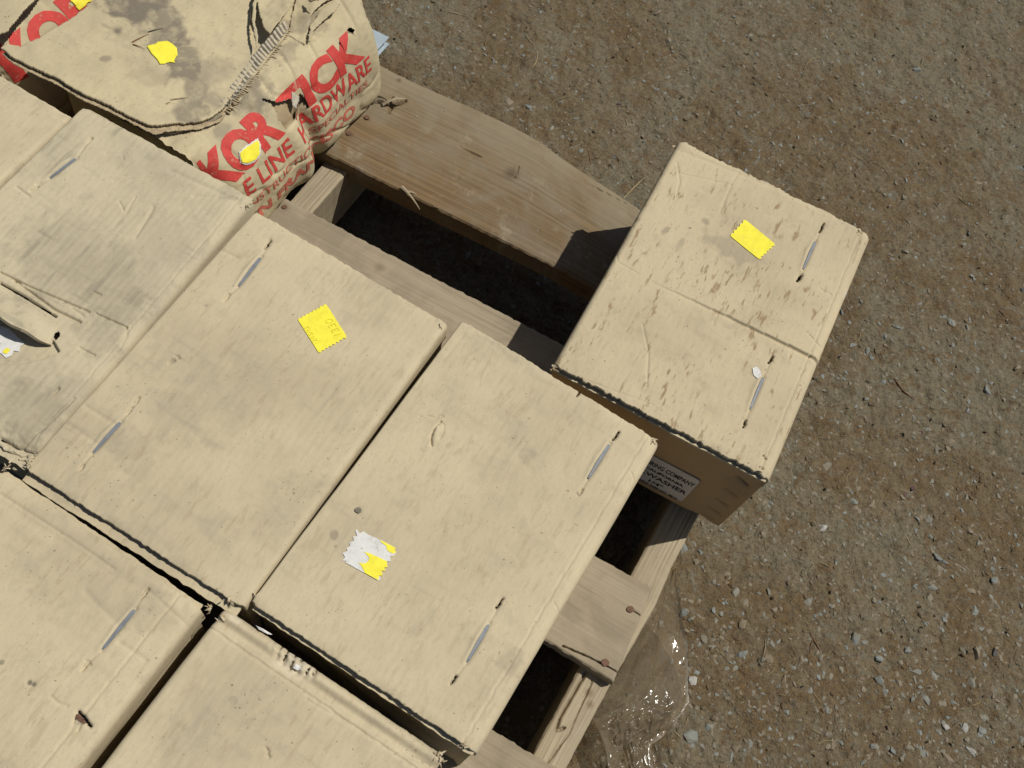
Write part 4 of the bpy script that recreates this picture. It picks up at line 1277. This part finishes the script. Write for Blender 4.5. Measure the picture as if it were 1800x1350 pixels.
    def print(self, txt, parent, u0, u1, v_base, size, bold=0.0, sx=None, shear=0.0, name='lettering', cut=(), spacing=1.0, slope=0.0, mat=None):
        V, F = text_tris(txt, size, shear=shear, bold=bold, step=0.0035, spacing=spacing)
        fx = (u1 - u0) / V[:, 0].max()
        u = u0 + V[:, 0] * fx
        v = v_base - V[:, 1] + slope * (u - u0)
        keep = (u > 0.003) & (u < F_L - 0.004) & (v > PV[0]) & (v < PV[-1] - 0.002)
        for poly in cut:
            keep &= ~in_poly(u, v, poly)
        F = F[keep[F].all(1)]
        P_ = self.S(u, v, 0.0007)
        return obj(name, mesh_np(name, P_, F, [mat or M_RED]), parent)


Fs = thing('burst_cardboard_box', 'burst cardboard box, red lettering along its bulging side, dirty sagging lid', 'box', (*F_P0, Z_DECK), 0.0, 'burst cartons with red lettering')
sk = Sack(F_P0, 40)
c7 = lambda a, b: (320 + a / 5.0, 130 + b / 5.0)
hole = [sk.uv_of(*c7(*a)) for a in ((690, 222), (760, 228), (830, 250), (955, 225), (985, 250), (1035, 180), (1060, 230), (1005, 330), (955, 420), (915, 480), (850, 400), (835, 320), (780, 262))]
slit = [sk.uv_of(*c7(*a)) for a in ((1050, 190), (1075, 220), (1112, 300), (1100, 306), (1065, 260))]
hole2 = [sk.uv_of(545 + a, 40 + b) for a, b in ((70, 8), (76, 12), (74, 18), (66, 14))]
hu = np.array([a[0] for a in hole]); hv = np.array([a[1] for a in hole])
HU, HV = np.meshgrid(np.linspace(hu.min() - 0.02, hu.max() + 0.02, 40), np.linspace(hv.min() - 0.02, hv.max() + 0.02, 30), indexing='ij')
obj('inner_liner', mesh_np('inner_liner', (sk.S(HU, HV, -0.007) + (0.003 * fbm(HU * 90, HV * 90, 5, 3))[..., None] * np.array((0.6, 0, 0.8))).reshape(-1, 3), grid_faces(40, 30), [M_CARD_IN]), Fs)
fb = sk.body(Fs, holes=[hole, slit, hole2], stains=[(*sk.uv_of(430, 160), 0.03, 0.8), (*sk.uv_of(350, 215), 0.02, 0.8), (*sk.uv_of(390, 230), 0.015, 0.5), (*sk.uv_of(540, 40), 0.03, 0.6), (*sk.uv_of(500, 90), 0.02, 0.5)])
cut = [hole, slit]
sk.print('KOR', fb, -0.004, 0.121, 0.058, 0.065, bold=0.0034, cut=cut, spacing=0.90)
sk.print('TICK', fb, 0.138, 0.290, 0.064, 0.058, bold=0.0030, cut=cut)
sk.print('POLE LINE', fb, -0.030, 0.121, 0.092, 0.034, bold=0.0006, cut=cut)
sk.print('HARDWARE', fb, 0.138, 0.297, 0.094, 0.035, bold=0.0006, cut=cut)
sk.print('CONSTRUCTION SPECIALTIES', fb, -0.004, 0.285, 0.113, 0.016, bold=0.0001, cut=cut, mat=M_RED_FAINT)
sk.print('SAN FRANCISCO', fb, 0.0, 0.255, 0.138, 0.022, bold=0.0008, cut=cut, mat=M_RED_FAINT)


def sheet_poly(name, poly, zf, mat, parent, step=0.0013, thick=0.0035, rag=0.0012, seed=1, stains=(), worn=(), zr=None):
    """a piece of board cut to an outline (photograph points on the level zr), its height given by zf(x, y); ragged edges, real thickness"""
    zr = Z_TOP - 0.004 if zr is None else zr
    P = np.array([xy(a, b, zr) for a, b in poly])
    x0, y0 = P.min(0) - 0.004; x1, y1 = P.max(0) + 0.004
    X, Y = np.meshgrid(np.arange(x0, x1, step), np.arange(y0, y1, step), indexing='ij')
    n, m = X.shape
    k = in_poly(X + rag * fbm(X * 140, Y * 140, seed, 3), Y + rag * fbm(X * 140, Y * 140, seed + 9, 3), [tuple(a) for a in P])
    Z = zf(X, Y)
    stn = np.zeros_like(X); wrn = np.zeros_like(X)
    for arr, lst in ((stn, stains), (wrn, worn)):
        for px, py, r_, s_ in lst:
            c_ = xy(px, py, zr)
            d = np.hypot(X - c_[0], Y - c_[1]) / r_ + 1.0 * fbm(X * 60, Y * 60, seed + int(px), 4)
            np.maximum(arr, s_ * np.clip((1.1 - d) * 2.2, 0, 1), out=arr)
    GF = grid_faces(n, m)
    GF = GF[k.ravel()[GF].all(1)]
    V = np.stack((X, Y, Z), -1).reshape(-1, 3)
    used = np.unique(GF); mp = np.full(len(V), -1); mp[used] = np.arange(len(used))
    GF = mp[GF]; V = V[used]
    if len(GF) and np.cross(V[GF[0][1]] - V[GF[0][0]], V[GF[0][2]] - V[GF[0][0]])[2] < 0:
        GF = GF[:, ::-1]
    me = mesh_np(name, V, GF, [mat], attrs={'stain': stn.ravel()[used], 'worn': wrn.ravel()[used]})
    o = obj(name, me, parent)
    if thick:
        sm_ = o.modifiers.new('thickness', 'SOLIDIFY'); sm_.thickness = thick; sm_.offset = -1
    return o


def lid_z(X, Y):
    # frame along / across the carton; the lid sags toward the torn seam and lifts at its front edge
    rx, ry = X - F_P0[0], Y - F_P0[1]
    u = rx * FD[0] + ry * FD[1]; s = rx * FN[0] + ry * FN[1]
    z = Z_TOP - 0.004 - 0.010 * np.clip((s + 0.20) / 0.12, 0, 1) ** 2
    z = z + 0.006 * np.clip((0.06 - u) / 0.06, 0, 1.5) - 0.006 * np.exp(-((u - 0.17) / 0.08) ** 2) * np.exp(-((s + 0.14) / 0.06) ** 2)
    return z + 0.0045 * fbm(X * 12, Y * 12, 8, 3) + 0.0009 * fbm(X * 60, Y * 60, 12, 3) + 0.0022 * np.exp(-((u - 0.02 - 0.3 * s) / 0.012) ** 2) * 0.5


LID = [(3, 90), (23, 107), (55, 123), (93, 138), (147, 170), (183, 185), (233, 210), (262, 221), (284, 219), (322, 211), (352, 205), (372, 195), (389, 183), (410, 152), (428, 126), (440, 106), (452, 88), (440, 62), (438, 30), (446, -6), (470, -60),
       (250, -110), (200, -30), (167, 0), (153, 10), (130, 28), (93, 53), (70, 70), (37, 86), (14, 82)]
lid_st = [(235, 8, 0.042, 1.0), (300, 60, 0.026, 0.95), (322, 120, 0.024, 0.9), (345, 150, 0.020, 0.7), (330, 185, 0.018, 0.8), (352, 185, 0.014, 0.7), (365, 120, 0.020, 0.5), (330, 90, 0.018, 0.8), (390, 110, 0.018, 0.35), (268, 130, 0.02, 0.25), (185, 103, 0.006, 0.6), (370, 165, 0.012, 0.5), (290, 30, 0.025, 0.8)]
lid = sheet_poly('lid', LID, lid_z, M_CARD_F, Fs, stains=lid_st, seed=3)
# the liner and the second layer below the lid's front edge
LID2 = [(2, 95), (23, 114), (55, 130), (93, 146), (147, 178), (183, 193), (233, 217), (270, 232), (288, 227), (325, 219), (356, 213), (385, 200), (396, 187), (396, 170), (330, 170), (250, 190), (150, 140), (60, 90), (20, 84)]
sheet_poly('lid_liner', LID2, lambda X, Y: lid_z(X, Y) - 0.0058 + 0.0012 * fbm(X * 50, Y * 50, 3, 2), M_TORN, Fs, thick=0.0008, seed=5)
# bare fluting along the torn seam
NS_, NW = 340, 12
e0 = [(386, 190), (405, 160), (425, 132), (444, 105), (462, 82), (486, 54), (500, 40)]
e1 = [(394, 193), (416, 168), (438, 142), (459, 116), (479, 90), (498, 66), (508, 50)]


def along(P, n):
    P = np.asarray(P, float); d = np.concatenate(([0], np.cumsum(np.hypot(*np.diff(P, axis=0).T))))
    s = np.linspace(0, d[-1], n)
    return np.stack((np.interp(s, d, P[:, 0]), np.interp(s, d, P[:, 1])), -1)


A0, A1 = along(e0, NS_), along(e1, NS_)
Vt = []
for i in range(NS_):
    for j in range(NW):
        t_ = j / (NW - 1)
        w = xy(*(A0[i] * (1 - t_) + A1[i] * t_), 0.300)
        ph = i / NS_ * 25 * 2 * math.pi + 0.9 * t_ + 1.2 * math.sin(i * 0.03)
        Vt.append((*w, 0.3045 + 0.0019 * math.sin(ph) * (0.4 + 0.6 * min(1, 4 * t_ + 0.2)) - 0.003 * t_ + 0.0010 * math.sin(i * 0.11)))
fl = obj('bare_fluting', mesh_np('bare_fluting', np.array(Vt), grid_faces(NS_, NW), [M_FLUTE]), Fs)
sm_ = fl.modifiers.new('thickness', 'SOLIDIFY'); sm_.thickness = 0.0005
# shorter comb of broken flutes on its outer side
V, F = [], []
C0, C1 = along([(a + 9, b + 4) for a, b in e1], 46), along([(a + 1, b + 1) for a, b in e1], 46)
for i in range(45):
    p_ = at(*C1[i], 0.3035); q_ = at(*(C0[i] + RNG.normal(0, 1.6, 2)), 0.300 + RNG.uniform(-0.001, 0.002)); d = (at(*C1[i + 1], 0.3035) - p_) * 0.42
    k = len(V); V += [p_, p_ + d, q_ + d, q_, p_ - (0, 0, .004), p_ + d - (0, 0, .004), q_ + d - (0, 0, .004), q_ - (0, 0, .004)]
    F += [(k, k + 1, k + 2, k + 3), (k + 4, k, k + 3, k + 7), (k + 1, k + 5, k + 6, k + 2), (k + 3, k + 2, k + 6, k + 7)]
obj('broken_flutes', mesh_np('broken_flutes', np.array(V), np.array(F), [M_TORN], smooth=False), Fs)


def shred(name, poly, z, mat, parent, curl=(0, 0, 0.0), seed=1, rag=0.0012, amp=0.004, thick=0.0012, stains=()):
    """a torn piece, tipped: height z plus a slope toward a point of the photograph"""
    cx_, cy_ = xy(*curl[:2], z) if curl[2] else (0, 0)
    P = np.array([xy(a, b, z) for a, b in poly]); ext_ = max(np.hypot(P[:, 0] - cx_, P[:, 1] - cy_).max(), 1e-3) if curl[2] else 1

    def zf(X, Y):
        z_ = z + amp * fbm(X * 40, Y * 40, seed, 3)
        if curl[2]:
            z_ = z_ + curl[2] * np.clip(1 - np.hypot(X - cx_, Y - cy_) / ext_, 0, 1) ** 1.3
        return z_
    return sheet_poly(name, poly, zf, mat, parent, step=0.0011, thick=thick, rag=rag, seed=seed, zr=z, stains=stains)


# torn lid pieces at the far end
shred('torn_flap', [(452, 90), (446, 60), (442, 30), (450, -30), (520, -40), (522, 5), (508, 28), (486, 50), (474, 64), (462, 50), (455, 25), (452, 10), (449, 40), (455, 66)], 0.318, M_CARD_F, Fs, (505, 20, 0.010), 5)
shred('torn_flap', [(510, 34), (520, 4), (530, -30), (600, -40), (590, 0), (566, 14), (548, 32), (540, 62), (536, 78), (520, 72), (506, 62)], 0.301, M_CARD_F, Fs, (560, 0, 0.008), 7, stains=[(525, 40, 0.02, 0.5)])
shred('torn_flap', [(540, 72), (546, 44), (562, 24), (588, 8), (598, 14), (590, 26), (566, 42), (552, 58), (545, 74)], 0.303, M_CARD_F, Fs, (590, 12, 0.008), 9)
shred('torn_flap', [(394, 196), (416, 172), (440, 146), (462, 120), (484, 92), (500, 70), (520, 74), (524, 82), (500, 100), (470, 128), (440, 160), (412, 190), (400, 204)], 0.2975, M_CARD_F, Fs, (460, 130, 0.003), 11, amp=0.003, stains=[(400, 190, 0.015, 0.8), (440, 150, 0.012, 0.4)])
shred('torn_flap', [(536, -6), (548, 2), (566, 16), (560, 14), (545, 10)], 0.315, M_TORN, Fs, (560, 14, 0.012), 13, rag=0.002)
shred('torn_flap', [(284, 221), (300, 217), (330, 212), (356, 206), (384, 196), (392, 204), (374, 214), (340, 224), (305, 236), (288, 236)], 0.3015, M_CARD_F, Fs, (292, 226, 0.004), 15, stains=[(360, 210, 0.02, 0.9), (380, 205, 0.015, 0.9)])
# shreds hanging in the hole of the printed side
for i, (pl_, zz_, mt) in enumerate([([(512, 176), (522, 158), (527, 168), (526, 184), (522, 194), (514, 190)], 0.262, M_FLUTE), ([(489, 199), (497, 204), (503, 214), (508, 226), (500, 226), (492, 214)], 0.240, M_CARD_F),
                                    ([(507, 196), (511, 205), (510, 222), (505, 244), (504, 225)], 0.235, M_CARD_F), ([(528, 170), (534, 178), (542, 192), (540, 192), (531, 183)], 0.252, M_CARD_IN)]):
    shred('torn_flap', pl_, zz_, mt, Fs, (pl_[0][0], pl_[0][1], 0.014), 20 + i, rag=0.0015, amp=0.008)
for p0, p1, w in (((400, 172), (422, 190), 0.0012), ((405, 176), (428, 184), 0.0009), ((560, 30), (580, 14), 0.0008), ((610, 56), (628, 64), 0.0012), ((300, 172), (332, 165), 0.0011), ((292, 180), (300, 176), 0.0012), ((232, 72), (262, 58), 0.0011), ((260, 55), (286, 49), 0.0008), ((233, 76), (254, 84), 0.0009)):
    zz_ = 0.3055 if p0[0] > 390 else 0.3165
    e_ = [at(*k_, zz_) for k_ in (p0, p1)]
    if p0[0] < 390:
        for k_ in e_:
            k_[2] = float(lid_z(np.array([k_[0]]), np.array([k_[1]]))[0]) + 0.0006
    splinter('paper_strand', e_[0], e_[1], w, M_TWIG if p0[0] != 233 and w < 0.00105 else M_NEEDLE if p0[0] < 280 else M_TORN, Fs, 0.0008)


def lid_patch(name, poly, mat, lift, parent):
    def zf(X, Y):
        return lid_z(X, Y) + lift
    return sheet_poly(name, poly, zf, mat, parent, step=0.0009, thick=0.0005, rag=0.0006, seed=2)


lid_patch('sticker', [(257, 80), (272, 76), (276, 72), (294, 70), (303, 74), (311, 82), (313, 92), (307, 104), (308, 109), (298, 107), (290, 111), (281, 112), (274, 102), (266, 94)], M_YEL, 0.0014, Fs)


def side_patch(sack, name, poly, mat, lift, parent):
    P = np.array([sack.uv_of(*a) for a in poly])
    X, Y = np.meshgrid(np.arange(P[:, 0].min(), P[:, 0].max(), 0.0009), np.arange(P[:, 1].min(), P[:, 1].max(), 0.0009), indexing='ij')
    k = in_poly(X + 0.001 * fbm(X * 200, Y * 200, 2, 2), Y + 0.001 * fbm(X * 200, Y * 200, 4, 2), [tuple(a) for a in P])
    GF = grid_faces(*X.shape); GF = GF[k.ravel()[GF].all(1)]
    V = sack.S(X, Y, lift).reshape(-1, 3)
    used = np.unique(GF); mp = np.full(len(V), -1); mp[used] = np.arange(len(used))
    o = obj(name, mesh_np(name, V[used], mp[GF], [mat]), parent)
    sm_ = o.modifiers.new('thickness', 'SOLIDIFY'); sm_.thickness = 0.0004; sm_.offset = 0
    return o


q7 = lambda a, b: (300 + a / 3.552, b / 3.552)
st = side_patch(sk, 'sticker', [q7(*a) for a in ((415, 950), (440, 925), (500, 890), (540, 860), (560, 900), (555, 975), (520, 1010), (470, 1030), (425, 1020))], M_WHITE, 0.0012, Fs)
side_patch(sk, 'yellow_remnant', [q7(*a) for a in ((424, 955), (450, 930), (505, 896), (540, 866), (554, 900), (551, 968), (520, 1004), (470, 1022), (430, 1012))], M_YEL, 0.0017, st)

# the second collapsed carton, to the left, mostly under the first one's lid
off2 = xy(57, 62, 0.27) - xy(415, 252, 0.27)
Gs = thing('burst_cardboard_box', 'cardboard box with red letters half hidden under the dirty lid of its neighbour', 'box', (*(F_P0 + off2), Z_DECK), 0.0, 'burst cartons with red lettering')
sg = Sack(F_P0 + off2, 71, dent=False)
gb = sg.body(Gs, step=0.002, stains=[(*sg.uv_of(60, 20), 0.03, 0.25)])
sg.print('KORTICK', gb, 0.004, 0.318, 0.060, 0.063, bold=0.0035)
sheet_poly('top_flap', [(-120, 130), (-30, 78), (0, 63), (14, 56), (40, 22), (62, -2), (80, -30), (0, -90), (-140, 20)], lambda X, Y: Z_DECK + 0.176 + 0.004 * fbm(X * 12, Y * 12, 4, 3), M_CARD_F, Gs, seed=14, zr=0.316)
side_patch(sg, 'sticker', [(118, -6), (123, 4), (128, 6), (136, 20), (146, 12), (158, 3), (165, -6)], M_YEL, 0.0015, Gs)

# painted sheet-metal channel sticking out past the far end of the burst carton
sh = [(684, 66), (656, 96), (640, 88), (560, 44), (596, 2), (625, 38)]
bm = bmesh.new()
for z0, z1, dx in ((0.1785, 0.181, 0), (0.1655, 0.168, 1)):
    pts_ = [at(a + (1.0 * dx if a > 640 else 0), b, 0.18)[:2] for a, b in sh]
    lo_ = [bm.verts.new((a[0], a[1], z0)) for a in pts_]; hi_ = [bm.verts.new((a[0], a[1], z1)) for a in pts_]
    bm.faces.new(hi_); bm.faces.new(lo_[::-1])
    for i in range(len(pts_)):
        j = (i + 1) % len(pts_); bm.faces.new((lo_[i], lo_[j], hi_[j], hi_[i]))
msh = thing('metal_sheet', 'blue grey folded sheet of painted metal sticking out behind the burst box', 'metal sheet', (*xy(640, 70, 0.16), Z_DECK))
obj('sheet', bm_mesh('sheet', bm, [M_SHEET], bevel=0.0004), msh)
bm = bmesh.new()
pa_, pb_ = at(684, 66, 0.18), at(656, 96, 0.18)
ins = (at(560, 44, 0.18) - at(640, 88, 0.18)); ins /= np.linalg.norm(ins)
vs = []
for p_ in (pa_, pb_):
    for dz_, di in ((0.1655, 0.012), (0.1790, 0.012), (0.1790, 0.016), (0.1655, 0.016)):
        q_ = p_ + ins * di; vs.append(bm.verts.new((q_[0], q_[1], dz_)))
for i in range(4):
    bm.faces.new((vs[i], vs[(i + 1) % 4], vs[4 + (i + 1) % 4], vs[4 + i]))
bm.faces.new(vs[:4]); bm.faces.new(vs[4:])
obj('web', bm_mesh('web', bm, [M_SHEET]), msh)
bm = bmesh.new()
c_ = at(600, 60, 0.15)
box_bm(bm, c_[0] - 0.05, c_[0] + 0.02, c_[1] - 0.02, c_[1] + 0.03, Z_DECK + 0.001, 0.1652)
obj('foot', bm_mesh('foot', bm, [M_SHEET]), msh)

# ------------------------------------------------------------------ plastic film hanging from the pallet to the ground
lft = [(1183, 1000, 0.116), (1166, 1032, 0.114), (1150, 1064, 0.113), (1120, 1120, 0.11), (1083, 1192, 0.105), (1058, 1232, 0.095), (1040, 1262, 0.075), (1052, 1284, 0.055), (1064, 1312, 0.045), (1070, 1350, 0.040), (1075, 1400, 0.03)]
rgt = [(1186, 1000, 0.112), (1189, 1028, 0.090), (1194, 1052, 0.060), (1202, 1110, 0.030), (1208, 1140, 0.018), (1210, 1185, 0.014), (1211, 1235, 0.012), (1192, 1262, 0.018), (1182, 1284, 0.012), (1158, 1306, 0.016), (1164, 1345, 0.012), (1170, 1400, 0.01)]


def along3(P, n):
    P = np.array([at(a, b, z) for a, b, z in P]); d = np.concatenate(([0], np.cumsum(np.linalg.norm(np.diff(P, axis=0), axis=1))))
    s = np.linspace(0, d[-1], n)
    return np.stack([np.interp(s, d, P[:, k]) for k in range(3)], -1)


n1, n2 = 260, 110
Lf, Rt = along3(lft, n1), along3(rgt, n1)
Rt[:, :2] += 0.0022 * fbm(np.arange(n1) / 7.0, np.zeros(n1), 5, 3)[:, None]
t_ = np.linspace(0, 1, n2)
s_ = np.linspace(0, 1, n1)
PF = Lf[:, None, :] * (1 - t_)[None, :, None] + Rt[:, None, :] * t_[None, :, None]
SS, TT = np.meshgrid(s_, t_, indexing='ij')
zl = Lf[:, None, 2] + (Rt[:, None, 2] - Lf[:, None, 2]) * (1 - (1 - TT) ** 1.8)
rid = lambda a, b, sd_: 1 - 2 * np.abs(vnoise(a, b, sd_)) * 2
low_ = np.clip((SS - 0.48) * 5, 0, 1)
cr = 0.007 * rid(SS * 6 + TT * 1.5, TT * 3 - SS * 2, 3) + 0.0045 * low_ * rid(SS * 15 - TT * 4, TT * 7 + SS * 6, 5) + 0.0026 * (0.12 + low_) * rid(SS * 34 + TT * 9, TT * 17 - SS * 8, 8)
fold = 0.010 * np.exp(-((TT - 0.45 - 0.3 * (SS - 0.2)) / 0.05) ** 2) * np.exp(-((SS - 0.25) / 0.12) ** 2)
edge_ = np.clip(1 - (1 - TT) / 0.022, 0, 1)
PF[..., 2] = np.maximum(zl + (cr - 0.004) * np.clip(TT * 4, 0.15, 1) + fold + 0.003 * edge_, 0.006)
film = thing('plastic_sheet', 'torn dirty clear plastic sheet hanging from the pallet edge onto the dirt', 'plastic sheet', (*xy(1130, 1200, 0.0), 0.0))
obj('film', mesh_np('film', PF.reshape(-1, 3), grid_faces(n1, n2), [M_FILM], attrs={'worn': (edge_ ** 0.5 * 0.95).ravel()}), film)
# a crumpled scrap of the same film inside the pallet opening
n = 50
a_ = np.linspace(0, 1, n)
AA, BB = np.meshgrid(a_, a_, indexing='ij')
qd = [at(1055, 925, 0.07), at(1118, 900, 0.05), at(1105, 985, 0.06), at(1052, 985, 0.085)]
SC = (qd[0][None, None] * ((1 - AA) * (1 - BB))[..., None] + qd[1][None, None] * (AA * (1 - BB))[..., None] + qd[2][None, None] * (AA * BB)[..., None] + qd[3][None, None] * ((1 - AA) * BB)[..., None])
SC[..., 2] += 0.022 * rid(AA * 4, BB * 3, 7) + 0.008 * rid(AA * 12, BB * 10, 9) - 0.01
obj('film', mesh_np('film', SC.reshape(-1, 3), grid_faces(n, n), [M_FILM], attrs={'worn': np.zeros(n * n)}), film)
